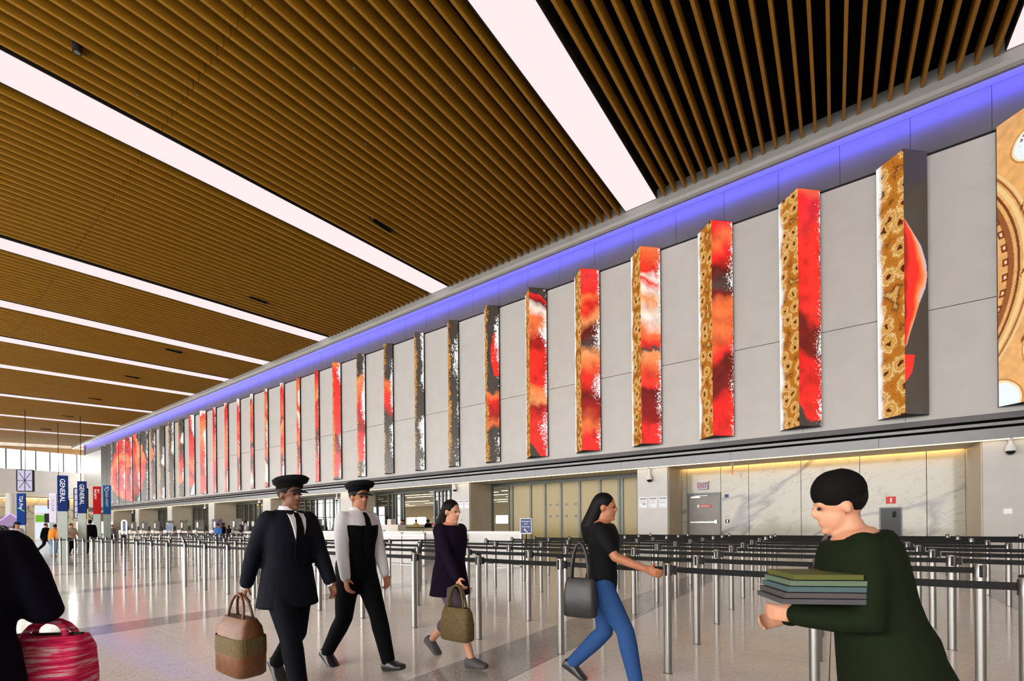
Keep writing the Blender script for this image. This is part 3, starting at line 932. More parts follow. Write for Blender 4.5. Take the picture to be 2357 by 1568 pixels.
content = {0: 'a gilded vault with pale lunettes on its left face', 1: 'gold ornament and one red petal on dark grey', 2: 'speckled gold ornament beside bright red',
           3: 'gold ornament beside orange and dark red petals', 4: 'pale orange petals above dark red', 5: 'orange petals with a black fold',
           6: 'red petals under a short black top', 7: 'a red petal on black, painted white glints'}
Z0P, Z1P = 4.35, 11.72
for i, (xr, k) in enumerate(zip(PX, PK)):
    w = 1.14 * k; d = 0.65 * k
    if i in content: what = content[i]
    elif 27 <= i <= 32: what = 'a slice of one big red rose, %s slice from its left' % ORD[32 - i]
    elif i == 33: what = 'plain dark grey, left of the big rose'
    elif i in (8, 9, 24, 25, 26): what = 'black with ragged painted white glints'
    elif i in (10, 11, 12): what = 'red petal and black patches'
    else: what = 'narrow streaks of red, orange and white'
    lb = 'tall LED prism, %s from the right, showing %s' % (ordw(i), what)
    t = thing('led_prism', ' '.join(lb.split()[:16]).rstrip(','), 'LED column', (xr - w / 2, YW, Z0P), 0, 'LED prisms on the long wall')
    pl, pr, rg = (-w / 2, -0.10), (w / 2, -0.10), (0, -d)
    h = Z1P - Z0P
    ns, ny = (44, 440) if i <= 6 else (20, 190)
    if i >= 13 and i <= 20: ns = 10
    link('right_screen', face_grid(rg, pr, 0, h, ns, ny, right_cols(i), 'right_screen'), None, t)
    if i == 0:
        link('left_screen', face_grid(pl, rg, 0, h, 60, 420, arch_cols, 'left_screen'), None, t)
    else:
        me = MB()
        me.v = [(pl[0], pl[1], 0), (rg[0], rg[1], 0), (rg[0], rg[1], h), (pl[0], pl[1], h)]
        me.f = [(0, 1, 2, 3)]
        m2 = me.mesh('left_screen')
        ul = m2.uv_layers.new(name='UVMap')
        sc = 1.0 if i < 2 else 1.35
        ww_ = 0.86 * k * sc
        for li, q in enumerate(((i * 3.1, 0), (i * 3.1 + ww_, 0), (i * 3.1 + ww_, h * sc), (i * 3.1, h * sc))):
            ul.data[li].uv = q
        ue = m2.uv_layers.new(name='edge')
        for li, q in enumerate(((0, 0), (1, 0), (1, 1), (0, 1))): ue.data[li].uv = q
        link('left_screen', m2, 'led_gold', t)
    hs = MB()
    hs.prismz([(pl[0], pl[1]), (rg[0], rg[1]), (pr[0], pr[1])], -0.012, -0.002)
    hs.prismz([(pl[0], pl[1]), (rg[0], rg[1]), (pr[0], pr[1])], h + 0.001, h + 0.008)
    hs.box(-w / 2, w / 2, -0.098, -0.021, 0.0, h)
    link('housing', hs, 'black_plastic', t)

# ================================================================== STANCHIONS
ROWY = [4.16, 5.34, 6.55, 7.78, 9.06, 10.38, 11.75, 13.15, 14.6, 16.0]
post_me = smooth_by_angle(MB().lathe([(0.042, 0.0), (0.042, 0.006), (0.0355, 0.012), (0.0355, 0.90)], n=20).mesh('post')); post_me.materials.append(M['steel'])
hd = MB().lathe([(0.0375, 0.88), (0.0375, 0.995), (0.034, 1.0)], n=20)
head_me = smooth_by_angle(hd.mesh('head')); head_me.materials.append(M['steel'])
sl = MB()
for a in (0, 90, 180, 270):
    ca, sa = math.cos(R(a)), math.sin(R(a))
    for z0, z1 in ((0.885, 0.985),):
        b = len(sl.v)
        for (r_, t_) in ((0.026, -0.011), (0.0395, -0.011), (0.0395, 0.011), (0.026, 0.011)):
            for z in (z0, z1):
                sl.v.append((ca * r_ - sa * t_, sa * r_ + ca * t_, z))
        for q in ((0, 2, 3, 1), (2, 4, 5, 3), (4, 6, 7, 5), (6, 0, 1, 7), (0, 6, 4, 2), (1, 3, 5, 7)):
            sl.f.append(tuple(b + i_ for i_ in q))
slot_me = sl.mesh('belt_slot'); slot_me.materials.append(M['black_plastic'])
cap_me = smooth_by_angle(MB().lathe([(0.036, 1.0), (0.036, 1.008), (0.030, 1.013)], n=20).mesh('cap')); cap_me.materials.append(M['black_plastic'])
clip_me = MB().box(0.034, 0.075, -0.02, 0.02, 0.90, 0.975).box(0.070, 0.078, -0.018, 0.018, 0.895, 0.905).mesh('belt_clip'); clip_me.materials.append(M['black_plastic'])
belt_cache = {}
def belt_mesh(L, end=0.037):
    key = (round(L, 3), end)
    if key not in belt_cache:
        mb = MB(); n = 8
        rs = []
        for j in range(n + 1):
            u = j / n; xx = 0.036 + (key[0] - 0.036 - end) * u
            zc = 0.94 - 0.004 * 4 * u * (1 - u)
            rs.append([(xx, -0.0015, zc - 0.025), (xx, 0.0015, zc - 0.025), (xx, 0.0015, zc + 0.025), (xx, -0.0015, zc + 0.025)])
        mb.rings(rs)
        me = mb.mesh('belt'); me.materials.append(M['belt_black'])
        belt_cache[key] = me
    return belt_cache[key]
ST = 0
def stanchion(x, y, tox=None, toy=None, row=0, idx=0, label=None, full=True, grp='queue stanchions', clip=None):
    global ST
    ST += 1
    lb = label or ('steel belt stanchion, %s from the right in the %s row from the front' % (ordw(idx), ORD[row]))
    t = thing('belt_stanchion', lb, 'stanchion', (x, y, 0), 0, grp)
    ang = 0
    if tox is not None: ang = math.atan2(toy - y, tox - x)
    link('post', post_me, None, t)
    link('head', head_me, None, t)
    link('cap', cap_me, None, t)
    if full:
        link('belt_slot', slot_me, None, t, rotz=ang)
    if tox is not None:
        L = math.hypot(tox - x, toy - y)
        link('belt', belt_mesh(L, 0.084 if full else 0.046), None, t, rotz=ang)
    if full and clip is not None:
        link('belt_clip', clip_me, None, t, rotz=clip)
    return t

def field():
    for r, y in enumerate(ROWY):
        drift = 1.0 + 0.018 * r
        xs = []
        x0 = 0.97 + 0.011 * r
        step = 1.105 * drift
        # right end
        nr = 0
        while x0 + step * (nr + 1) < 0.235 * y + 0.6: nr += 1
        xr_ = x0 + step * nr
        if r <= 3: xl = [-26.2, -26.2, -25.0, -24.0][r]
        elif r == 4: xl = -8.2
        else: xl = -7.6
        x = xr_
        while x > xl:
            xs.append(x); x -= step if x > -6 else 1.085 * drift
        for j, x in enumerate(xs):
            nx = xs[j + 1] if j + 1 < len(xs) else None
            gap = (r in (1, 3) and -9.2 < x < -8.0)
            stanchion(x, y, nx if not gap else None, y, r, j, full=(r < 7), clip=0.0 if j > 0 else None)
field()
# the far block in front of the check-in desks
for r, y in enumerate([9.0, 10.3, 11.7, 13.1]):
    xs = [-23.0 - 1.35 * j for j in range(15)]
    for j, x in enumerate(xs):
        nx = xs[j + 1] if j + 1 < len(xs) else None
        stanchion(x, y, nx, y, r, j, 'far steel stanchion before the check-in desks, %s from the right in their %s row' % (ordw(j), ORD[r]), False, 'far stanchions before the desks')
# leftmost lane by the sign pylons
xs = [-27.4, -29.3, -31.2, -33.1, -35.0, -36.9, -38.8, -40.7, -42.6]
for r, y in enumerate((2.1, 3.3)):
    for j, x in enumerate(xs):
        nx = xs[j + 1] if j + 1 < len(xs) else None
        if r == 0 and j < 3: continue
        stanchion(x - 6, y, (nx - 6) if nx else None, y, r, j, 'distant steel stanchion left of the sign pylons, %s in %s line' % (ordw(j), ('near', 'farther')[r]), False, 'distant lane stanchions')
# slanting cross belts between two rows
stanchion(-10.6, 8.42, -8.3, 9.72, 0, 0, 'steel stanchion whose belt slants across the lanes to the back rows', True)
# ================================================================== THINGS ON THE RIGHT PART OF THE WALL
# exit door
dx0, dx1, dy = -4.90, -3.63, 19.20
dr = struct(link('door_1', MB().box(dx0, dx0 + 0.07, dy - 0.06, dy + 0.08, 0, 2.55).box(dx1 - 0.07, dx1, dy - 0.06, dy + 0.08, 0, 2.55)
                 .box(dx0 + 0.07, dx1 - 0.07, dy - 0.06, dy + 0.08, 2.47, 2.55), 'alu_frame'))
leaf = link('door_leaf', MB().box(dx0 + 0.075, dx1 - 0.075, dy - 0.01, dy + 0.04, 0.01, 2.465), 'door_metal', dr)
link('push_bar', MB().box(dx0 + 0.14, dx1 - 0.16, dy - 0.09, dy - 0.04, 1.36, 1.42).box(dx1 - 0.22, dx1 - 0.12, dy - 0.10, dy - 0.01, 1.33, 1.47).box(dx0 + 0.14, dx0 + 0.2, dy - 0.06, dy - 0.01, 1.35, 1.43), 'steel', leaf)
link('door_closer', MB().box(dx0 + 0.18, dx0 + 0.52, dy - 0.07, dy - 0.01, 2.36, 2.42).box(dx0 + 0.3, dx0 + 0.8, dy - 0.05, dy - 0.03, 2.44, 2.455), 'steel_dark', leaf)
link('hinge', MB().cyl(dx0 + 0.08, dy - 0.02, 1.5, 1.6, 0.014, 8), 'steel', leaf)
t = thing('door_sign', 'red and white warning sign on the grey exit door', 'sign', (-4.25, dy - 0.012, 2.03))
link('sign_plate', MB().box(-0.17, 0.27, -0.006, 0, -0.055, 0.055), 'red_sign', t)
link('sign_symbol', MB().box(-0.25, -0.17, -0.006, 0, -0.055, 0.055), 'white_ink', t)
for q in (0.02, -0.02):
    link('lettering', MB().box(-0.13, 0.22, -0.008, -0.006, q - 0.008, q + 0.008), 'white_ink', t)
# exit sign
t = thing('exit_sign', 'small lit EXIT sign with red letters above the grey door', 'exit sign', (-4.28, 19.08, 2.84))
link('sign_box', MB().box(-0.19, 0.19, 0.0, 0.06, -0.14, 0.14), 'white_plastic', t)
link('light_face', MB().box(-0.18, 0.18, -0.004, 0.0, -0.13, 0.13), 'exit_white', t)
link('canopy', MB().box(-0.23, 0.23, -0.03, 0.12, 0.14, 0.175), 'white_plastic', t)
tm = text_mesh('EXIT', 0.23, 0.002)
e = link('lettering', tm, 'exit_red', t, (0, -0.008, 0)); e.rotation_euler = (R(90), 0, 0); e.scale = (0.80, 1.2, 1)
# small wall plates beside the door
for nm, x, z, m_, lb in (('card_reader', -3.42, 2.40, 'dark_glass', 'small dark blue card reader plate right of the exit door'),
                         ('call_button', -3.40, 1.42, 'black_plastic', 'small dark call button plate low beside the exit door')):
    t = thing(nm, lb, 'wall plate', (x, 19.215, z))
    link('plate', MB().box(-0.07, 0.07, -0.02, 0, -0.065, 0.065), m_, t)
    link('button', MB().box(-0.025, 0.025, -0.026, -0.02, -0.04, 0.04), 'screen_blue' if nm == 'card_reader' else 'steel_dark', t)
# hanging sprinkler / detector
t = thing('smoke_detector', 'small white detector with an orange tag under the soffit near the exit sign', 'detector', (-3.05, 18.3, 3.54))
link('detector_body', MB().lathe([(0.09, -0.001), (0.09, -0.05), (0.06, -0.08)], n=18), 'white_plastic', t)
link('tag', MB().box(-0.025, 0.025, -0.003, 0.003, -0.42, -0.08), mat('orange_tag', srgb(225, 120, 50), 0.6), t)
# fire extinguisher sign and cabinet
t = thing('extinguisher_sign', 'square red sign with a white extinguisher symbol on the marble', 'sign', (1.49, 19.22, 2.05))
link('sign_plate', MB().box(-0.125, 0.125, -0.012, 0, -0.115, 0.115), 'red_sign', t)
link('symbol', MB().box(-0.022, 0.022, -0.015, -0.012, -0.075, 0.045).box(-0.012, 0.012, -0.015, -0.012, 0.045, 0.07).box(0.012, 0.035, -0.015, -0.012, 0.03, 0.06), 'white_ink', t)
t = thing('extinguisher_cabinet', 'recessed dark fire extinguisher cabinet under the red sign', 'cabinet', (1.48, 19.22, 1.30))
link('cabinet_frame', MB().box(-0.29, 0.29, -0.02, 0, -0.45, 0.52), 'alu_frame', t)
link('cabinet_door', MB().box(-0.25, 0.25, -0.028, -0.02, -0.41, 0.48), 'dark_glass', t)
link('lettering', MB().box(0.04, 0.14, -0.03, -0.028, 0.18, 0.38), 'black_plastic', t)
t = thing('wall_socket', 'white square cover plate on the pale pier at the right edge', 'wall plate', (3.73, 17.40, 1.60))
link('plate', MB().box(-0.085, 0.085, -0.012, 0, -0.075, 0.075), 'white_plastic', t)
link('rim', MB().box(-0.07, 0.07, -0.015, -0.012, -0.06, 0.06), 'white_ink', t)
t = thing('wall_socket', 'small white switch plate low on the pier with three faint notices', 'wall plate', (-15.5, 17.40, 1.62))
link('plate', MB().box(-0.05, 0.05, -0.012, 0, -0.08, 0.08), 'white_plastic', t)
link('rim', MB().box(-0.03, 0.03, -0.015, -0.012, -0.05, 0.05), 'grey_ink', t)
# notices on the piers
for pi, (x0, zz) in enumerate(((-6.09, 2.17), (-15.93, 2.62 - 0.2))):
    for j in range(3):
        t = thing('notice', 'white printed notice, %s of three on the pier %s' % (('left', 'middle', 'right')[j], ('beside the exit door', 'left of the frosted panels')[pi]), 'notice', (x0 + 0.385 * j, 17.40, zz), 0, 'notices on the piers')
        link('sheet', MB().box(-0.155, 0.155, -0.008, 0, -0.21, 0.21), 'paper', t)
        link('heading', MB().box(-0.13, 0.13, -0.01, -0.008, 0.12, 0.17), 'grey_ink', t)
        ln = MB()
        for q in range(4):
            ln.box(-0.13, 0.13 - 0.06 * random.random(), -0.0095, -0.008, 0.06 - q * 0.035, 0.068 - q * 0.035)
        if j == 0: ln.box(-0.02, 0.10, -0.0095, -0.008, -0.08, -0.03)
        ln.box(-0.13, -0.03, -0.0095, -0.008, -0.185, -0.175)
        link('printing', ln, 'grey_ink', t)
# security cameras
cams = [(-5.80, 17.30, 1.0, 'hanging from the fascia over the notices by the exit door'), (3.77, 17.30, 0.55, 'flush under the fascia at the right edge'),
        (-15.88, 17.30, 0.55, 'on the pier left of the frosted panels'), (-26.1, 17.3, 1.0, 'hanging over the pier behind the two uniformed walkers'),
        (-36.2, 17.3, 0.5, 'small one on the fifth pier'), (-46.1, 17.3, 1.0, 'white one beside the sixth pier'), (-65.7, 17.3, 1.0, 'farthest one near the big rose')]
for i, (x, y, s, w) in enumerate(cams):
    t = thing('security_camera', 'white dome security camera ' + w, 'camera', (x, y, 3.50), 0, 'dome cameras')
    L = 0.30 * s
    link('mount', MB().lathe([(0.09, 0.04), (0.09, -0.02), (0.04, -0.06), (0.04, -L)], n=16), 'white_plastic', t)
    smooth_by_angle(link('shroud', MB().lathe([(0.05, -L + 0.04), (0.10, -L - 0.06), (0.11, -L - 0.16)], n=18), 'white_plastic', t).data)
    smooth_by_angle(link('dome', MB().lathe([(0.095, -L - 0.16), (0.085, -L - 0.21), (0.05, -L - 0.245), (0.01, -L - 0.255)], n=18), 'dark_glass', t).data)

# ================================================================== LOW WHITE PARTITIONS
def partition(x0, x1, y, h, label, posts):
    t = thing('low_partition', label, 'partition', ((x0 + x1) / 2, y, 0))
    w = (x1 - x0) / 2
    link('top_rail', MB().box(-w, w, -0.035, 0.035, h - 0.09, h), 'white_plastic', t)
    n = posts
    for j in range(n):
        a = -w + 2 * w * j / n; b = -w + 2 * w * (j + 1) / n
        link('infill_panel', MB().box(a + 0.03, b - 0.03, -0.012, 0.012, 0.06, h - 0.09), 'white_paint', t)
    for j in range(n + 1):
        a = -w + 2 * w * j / n
        p = link('post', MB().box(a - 0.03, a + 0.03, -0.045, 0.045, 0, h + 0.02), 'steel', t)
        link('post_cap', MB().box(a - 0.035, a + 0.035, -0.05, 0.05, h + 0.02, h + 0.035), 'black_plastic', p)
    link('foot_rail', MB().box(-w, w, -0.1, 0.1, 0, 0.03), 'white_plastic', t)
    return t
partition(-22.0, -8.3, 12.2, 1.14, 'long low white partition with steel posts before the glazed bays', 6)
partition(-14.6, -11.2, 10.7, 1.08, 'short low white partition nearer than the long one', 3)
partition(-33.5, -27.0, 15.0, 1.05, 'far low white partition behind the left stanchion lanes', 4)

# ================================================================== BLUE STAND SIGNS
def stand_sign(x, y, z, w, h, label, lines):
    t = thing('stand_sign', label, 'sign', (x, y, 0), R(20))
    link('pole', MB().cyl(0, 0.03, 0.0, z, 0.02, 12), 'black_plastic', t)
    link('base', MB().lathe([(0.15, 0), (0.15, 0.015), (0.04, 0.04)], 0, 0.03, 20), 'black_plastic', t)
    link('sign_frame', MB().box(-w / 2 - 0.02, w / 2 + 0.02, -0.02, 0.015, z, z + h), 'paper', t)
    pn = link('sign_panel', MB().box(-w / 2, w / 2, -0.026, -0.02, z + 0.03, z + h - 0.02), M['sign_blue'], t)
    for j, s in enumerate(lines):
        tm = text_mesh(s, h * 0.13, 0.001)
        e = link('lettering', tm, 'white_ink', pn, (0, -0.028, z + h * (0.80 - 0.17 * j))); e.rotation_euler = (R(90), 0, 0)
    ar = MB()
    ar.v = [(-0.06, 0, 0.06), (0.0, 0, 0.055), (-0.02, 0, 0.035), (0.06, 0, -0.045), (0.045, 0, -0.06), (-0.035, 0, 0.02), (-0.055, 0, 0.0)]
    ar.f = [(6, 5, 4, 3, 2, 1, 0)]
    link('arrow', ar, 'white_ink', pn, (0, -0.0285, z + h * 0.2))
mat('sign_blue', srgb(24, 54, 112), 0.45)
stand_sign(-8.05, 12.1, 1.06, 0.34, 0.50, 'blue stand sign with white lettering and arrow at the partition end', ['Passengers', 'Use', 'Gateways'])
stand_sign(-42.2, 13.4, 1.05, 0.55, 0.62, 'small dark blue stand sign among the far check-in desks', ['Please', 'Use'])

# ================================================================== SIGN PYLONS
mat('banner_blue', srgb(6, 36, 96), 0.7, 0, 0.15)
mat('banner_blue_light', srgb(7, 48, 120), 0.7, 0, 0.15)
mat('banner_white', srgb(214, 208, 228), 0.4)
mat('banner_red', srgb(168, 8, 14), 0.7, 0, 0.15)
mat('banner_sky', srgb(28, 84, 145), 0.7, 0, 0.15)
mat('tick_green', srgb(110, 200, 60), 0.5)
def pylon(x, y, h, hb_, w, m_, label, txt, ts, ink, sp=1.0, off=0.0, dual=None):
    face = math.atan2(0 - x, -(0 - y))       # turn the broad face towards the hall
    t = thing('sign_pylon', label, 'sign', (x, y, 0), R(62))
    link('mast', MB().box(-w / 2, w / 2, -0.05, 0.05, 0, h - hb_), 'pylon_sage', t)
    bn = link('banner', MB().box(-w / 2 - 0.005, w / 2 + 0.005, -0.055, 0.055, h - hb_, h), m_, t)
    link('plinth', MB().box(-w / 2 - 0.02, w / 2 + 0.02, -0.07, 0.07, 0, 0.03), 'pylon_sage', t)
    for j, s in enumerate(txt):
        tm = text_mesh(s, ts, 0.002, 'LEFT', sp)
        e = link('lettering', tm, ink, bn, (off + (0 if len(txt) == 1 else (0.068 - 0.136 * j)), -0.058, h - 0.14 * (h / 3.5) - (0.22 if dual else 0)))
        e.rotation_euler = (R(90), R(90), 0)
    return t, bn
pylon(-28.5, 5.0, 3.76, 1.62, 0.33, 'banner_blue', 'tallest blue pylon reading GENERAL in white', ['GENERAL'], 0.25, 'white_ink')
pylon(-31.8, 6.3, 3.80, 1.66, 0.33, 'banner_blue', 'second blue pylon reading GENERAL, right of the tallest', ['GENERAL'], 0.25, 'white_ink')
pylon(-34.4, 7.45, 3.75, 1.58, 0.32, 'banner_red', 'red pylon reading SKY PRIORITY in white', ['SKY', 'PRIORITY'], 0.135, 'white_ink')
p_, b_ = pylon(-34.9, 8.0, 3.88, 1.70, 0.32, 'banner_sky', 'light blue pylon reading ADA ASSIST with a wheelchair symbol', ['ADA ASSIST'], 0.17, 'white_ink', dual=True)
wc = MB()
for i in range(16):
    a0, a1 = 2 * math.pi * i / 16, 2 * math.pi * (i + 1) / 16
    if i in (2, 3): continue
    b = len(wc.v)
    for a in (a0, a1):
        for r_ in (0.075, 0.10): wc.v.append((r_ * math.cos(a), 0, r_ * math.sin(a)))
    wc.f.append((b, b + 2, b + 3, b + 1))
wc.v += [(-0.02, 0, 0.06), (0.02, 0, 0.06), (0.10, 0, 0.16), (0.07, 0, 0.18)]; b = len(wc.v); wc.f.append((b - 4, b - 3, b - 2, b - 1))
wc.v += [(-0.06, 0, 0.14), (-0.02, 0, 0.14), (-0.02, 0, 0.18), (-0.06, 0, 0.18)]; b = len(wc.v); wc.f.append((b - 4, b - 3, b - 2, b - 1))
link('wheelchair_symbol', wc, 'white_ink', b_, (0, -0.058, 3.62))
p_, b_ = pylon(-35.0, 5.75, 3.30, 1.60, 0.28, 'banner_white', 'pale lilac pylon reading CLEAR in dark letters', ['CLEAR'], 0.16, M['banner_blue'], 1.5, dual=True)
rg_ = MB()
for i in range(12):
    a = 2 * math.pi * i / 12
    rg_.cbox((0.075 * math.cos(a), 0, 0.075 * math.sin(a)), (0.022, 0.004, 0.022))
link('ring_symbol', rg_, 'grey_ink', b_, (0, -0.058, 3.08))
p_, b_ = pylon(-33.4, 4.35, 3.15, 1.60, 0.30, 'banner_blue_light', 'leftmost blue pylon reading TSA Pre with a green tick', ['TSA Pre'], 0.19, 'white_ink')
ck = MB(); ck.v = [(-0.12, 0, 0.09), (-0.09, 0, 0.11), (0.0, 0, 0.0), (0.14, 0, -0.10), (0.13, 0, -0.06), (0.01, 0, 0.05)]
ck.f = [(0, 2, 5, 1), (2, 3, 4, 5)]
link('tick_symbol', ck, 'tick_green', b_, (0, -0.058, 2.32))

# ================================================================== CHECK-IN DESKS
def desk(x, y, i):
    t = thing('checkin_desk', 'white check-in desk with clear screen and monitor, %s from the right' % ordw(i), 'check-in desk', (x, y, 0), 0, 'check-in desks')
    link('desk_body', MB().box(-1.0, 1.0, -0.30, 0.35, 0.0, 1.0), 'desk_cream', t)
    link('desk_top', MB().box(-1.05, 1.05, -0.36, 0.40, 1.0, 1.05), 'white_paint', t)
    link('front_box', MB().box(-0.95, -0.25, -0.42, -0.31, 0.55, 1.14), 'white_plastic', t)
    sh = link('clear_screen', MB().box(-0.9, 0.9, -0.25, -0.242, 1.12, 2.0), 'plexi', t)
    for a in (-0.8, 0.8):
        link('standoff', MB().box(a - 0.03, a + 0.03, -0.27, -0.20, 1.05, 1.14).box(a - 0.02, a + 0.02, -0.265, -0.235, 1.88, 1.93), 'black_plastic', sh)
    link('paper_notice', MB().box(-0.55, -0.25, -0.256, -0.251, 1.35, 1.80), 'paper', sh)
    mo = link('monitor', MB().box(0.15, 0.65, 0.02, 0.06, 1.15, 1.5).box(0.36, 0.44, 0.03, 0.09, 1.05, 1.18), 'black_plastic', t)
    link('monitor_foot', MB().box(0.28, 0.52, -0.02, 0.14, 1.05, 1.065), 'black_plastic', mo)
for i in range(9):
    desk(-36.5 - 3.3 * i, 16.0, i)
# security podium in the open doorway
t = thing('podium_desk', 'white security podium with clear screens in front of the open doorway', 'desk', (-21.6, 17.9, 0))
link('desk_body', MB().box(-1.35, 0.25, -0.3, 0.3, 0, 1.42), 'white_paint', t)
link('desk_wing', MB().box(0.25, 1.0, -0.3, 0.3, 0, 1.42), 'desk_cream', t)
sh = link('clear_screen', MB().box(-1.3, -0.2, -0.2, -0.19, 1.42, 2.5), 'plexi', t)
link('terminal', MB().box(-0.75, -0.45, 0.0, 0.2, 1.42, 1.95), 'black_plastic', t)
link('tray', MB().box(-0.2, 0.15, -0.1, 0.2, 1.42, 1.75), 'desk_cream', t)
# kiosk wall with lit loops
t = thing('kiosk_panel', 'pale kiosk panel with three upright neon loops near the big rose', 'kiosk', (-69.5, 14.8, 0), R(25))
link('panel', MB().box(-2.6, 2.6, 0.0, 0.12, 0, 2.15), 'white_paint', t)
def loop(cx_, w, z0, z1):
    pts = [(cx_ - w, 0, z0)] + [(cx_ - w, 0, z1)] + [(cx_ + w * math.cos(math.pi - a * math.pi / 6), 0, z1 + w * math.sin(a * math.pi / 6)) for a in range(1, 6)] + [(cx_ + w, 0, z1), (cx_ + w, 0, z0)]
    return MB().tube([(p[0], -0.05, p[2]) for p in pts], 0.045, 8)
for cx_ in (-1.7, 0.0, 1.6):
    link('neon_loop', loop(cx_, 0.2, 0.3, 2.0), 'neon_white', t)
t = thing('neon_loop_stand', 'single tall white neon loop standing beside the light blue pylon', 'neon light', (-38.5, 9.7, 0), R(60))
link('tube', loop(0, 0.12, 0.9, 1.75), 'neon_white', t)
link('base', MB().box(-0.2, 0.2, -0.15, 0.12, 0, 0.9), 'black_plastic', t)

# ================================================================== FAR LEFT DECOR
t = thing('neon_diamond', 'purple neon diamond sign behind the leftmost pylon', 'neon sign', (-60.0, 7.15, 1.75), R(75))
dm = MB(); s = 1.0
for a in range(4):
    p0 = (s * math.cos(a * math.pi / 2), -0.05, s * math.sin(a * math.pi / 2)); p1 = (s * math.cos((a + 1) * math.pi / 2), -0.05, s * math.sin((a + 1) * math.pi / 2))
    dm.tube([p0, p1], 0.05, 8)
link('neon_tube', dm, 'neon_purple', t)
bk_ = MB(); bk_.v = [(s, -0.03, 0), (0, -0.03, s), (-s, -0.03, 0), (0, -0.03, -s), (s, 0.05, 0), (0, 0.05, s), (-s, 0.05, 0), (0, 0.05, -s)]
bk_.f = [(0, 1, 2, 3), (7, 6, 5, 4), (0, 4, 5, 1), (1, 5, 6, 2), (2, 6, 7, 3), (3, 7, 4, 0)]
link('backing', bk_, mat('lilac_board', (0.32, 0.22, 0.42), 0.5), t)
link('stand', MB().box(-0.05, 0.05, -0.02, 0.05, -1.75, -0.95), 'steel_dark', t)
lant = [(-62.0, 8.35, 5.9, 0.55, 'square lit lantern hanging high over the leftmost pylon'), (-68.0, 11.6, 4.0, 0.5, 'small lit lantern hanging left of the lilac pylon'),
        (-62.0, 12.2, 3.9, 0.5, 'tall barred lantern hanging behind the tallest pylon')]
for i, (x, y, z, s, lb) in enumerate(lant):
    t = thing('hanging_lantern', lb, 'lantern', (x, y, z), R(60))
    hh = 1.5 if i == 2 else 1.0
    link('glow_panel', MB().box(-s, s, -0.1, 0.1, -hh, hh) if i != 1 else MB().box(-0.8, 0.8, -0.1, 0.1, -0.5, 0.5), 'lantern_glow', t)
    fr = MB()
    sx, sz = (s, hh) if i != 1 else (0.8, 0.5)
    for a in (-sx, sx): fr.box(a - 0.04, a + 0.04, -0.13, 0.13, -sz, sz)
    for a in (-sz, sz): fr.box(-sx, sx, -0.13, 0.13, a - 0.04, a + 0.04)
    if i == 2:
        for q in range(1, 5): fr.box(-sx, sx, -0.12, 0.12, -sz + q * 0.6 - 0.03, -sz + q * 0.6 + 0.03)
    else:
        for a in range(8):
            fr.tube([(0, -0.11, 0), (sx * math.cos(a * math.pi / 4) , -0.11, sz * math.sin(a * math.pi / 4))], 0.025, 6)
    link('frame', fr, 'black_plastic', t)
    link('hanger', MB().cyl(0, 0, sz, cz(y) + 0.3 - z, 0.03, 8), 'black_plastic', t)
t = thing('wire_star', 'dark wire star ornament on a pole behind the tallest pylon', 'ornament', (-58.0, 11.9, 0), R(60))
st = MB()
pts = [(0.8 * math.cos(a * math.pi / 4), 0, 2.6 + 0.8 * math.sin(a * math.pi / 4)) for a in range(8)]
for a in range(8):
    st.tube([pts[a], pts[(a + 1) % 8]], 0.03, 6); st.tube([(0, 0, 2.6), pts[a]], 0.025, 6)
link('wire_frame', st, 'black_plastic', t)
link('pole', MB().cyl(0, 0, 0, 3.2, 0.06, 10), 'brass_yellow', t)
t = thing('shop_screen', 'bright shop display with green and white screens left of the lilac pylon', 'screen', (-78.0, 12.6, 0), R(70))
link('screen_wall', MB().box(-1.4, 1.4, 0.02, 0.2, 0, 4.2), 'white_plastic', t)
for j, (a, b, c, d, m_) in enumerate(((-1.3, -0.6, 2.2, 3.0, 'screen_green'), (0.6, 1.3, 2.2, 3.2, 'screen_green'), (-1.3, 1.3, 3.3, 4.1, 'screen_white'), (-1.3, 1.3, 0.2, 2.0, 'screen_white'))):
    link('display', MB().box(a, b, -0.02, 0.02, c, d), m_, t)
link('display_dark', MB().box(-0.55, 0.55, -0.02, 0.02, 2.1, 3.2), 'black_plastic', t)

# ================================================================== SCANNERS IN THE HALL
for i, (x, y, c) in enumerate(((-25.0, 26.0, 'with blue and red lights behind the open doorway'), (-37.5, 25.0, 'farther left behind the third glazed bay'))):
    t = thing('baggage_scanner', 'grey rounded baggage scanner ' + c, 'scanner', (x, y, 0))
    hood = MB()
    rs = []
    for xx in (-1.6, -1.3, 1.3, 1.6):
        s = 0.85 if abs(xx) > 1.5 else 1.0
        rs.append([(xx, 0.75 * s * math.cos(a), max(0.25, 1.0 + (0.95 * s) * math.sin(a))) for a in [math.pi * 2 * q / 20 for q in range(20)]])
    hood.rings(rs)
    link('hood', hood, 'desk_cream', t, smooth=True)
    link('belt_bed', MB().box(-3.4, 3.4, -0.5, 0.5, 0.55, 0.75), 'black_plastic', t)
    for a in (-3.2, -1.9, 1.9, 3.2):
        link('leg', MB().box(a - 0.06, a + 0.06, -0.45, 0.45, 0, 0.55), 'steel_dark', t)
    link('light_bar', MB().box(0.3, 0.9, -0.80, -0.70, 1.55, 1.75), 'screen_blue', t)
    link('light_bar', MB().box(-0.6, -0.1, -0.85, -0.74, 1.40, 1.52), 'exit_red', t)
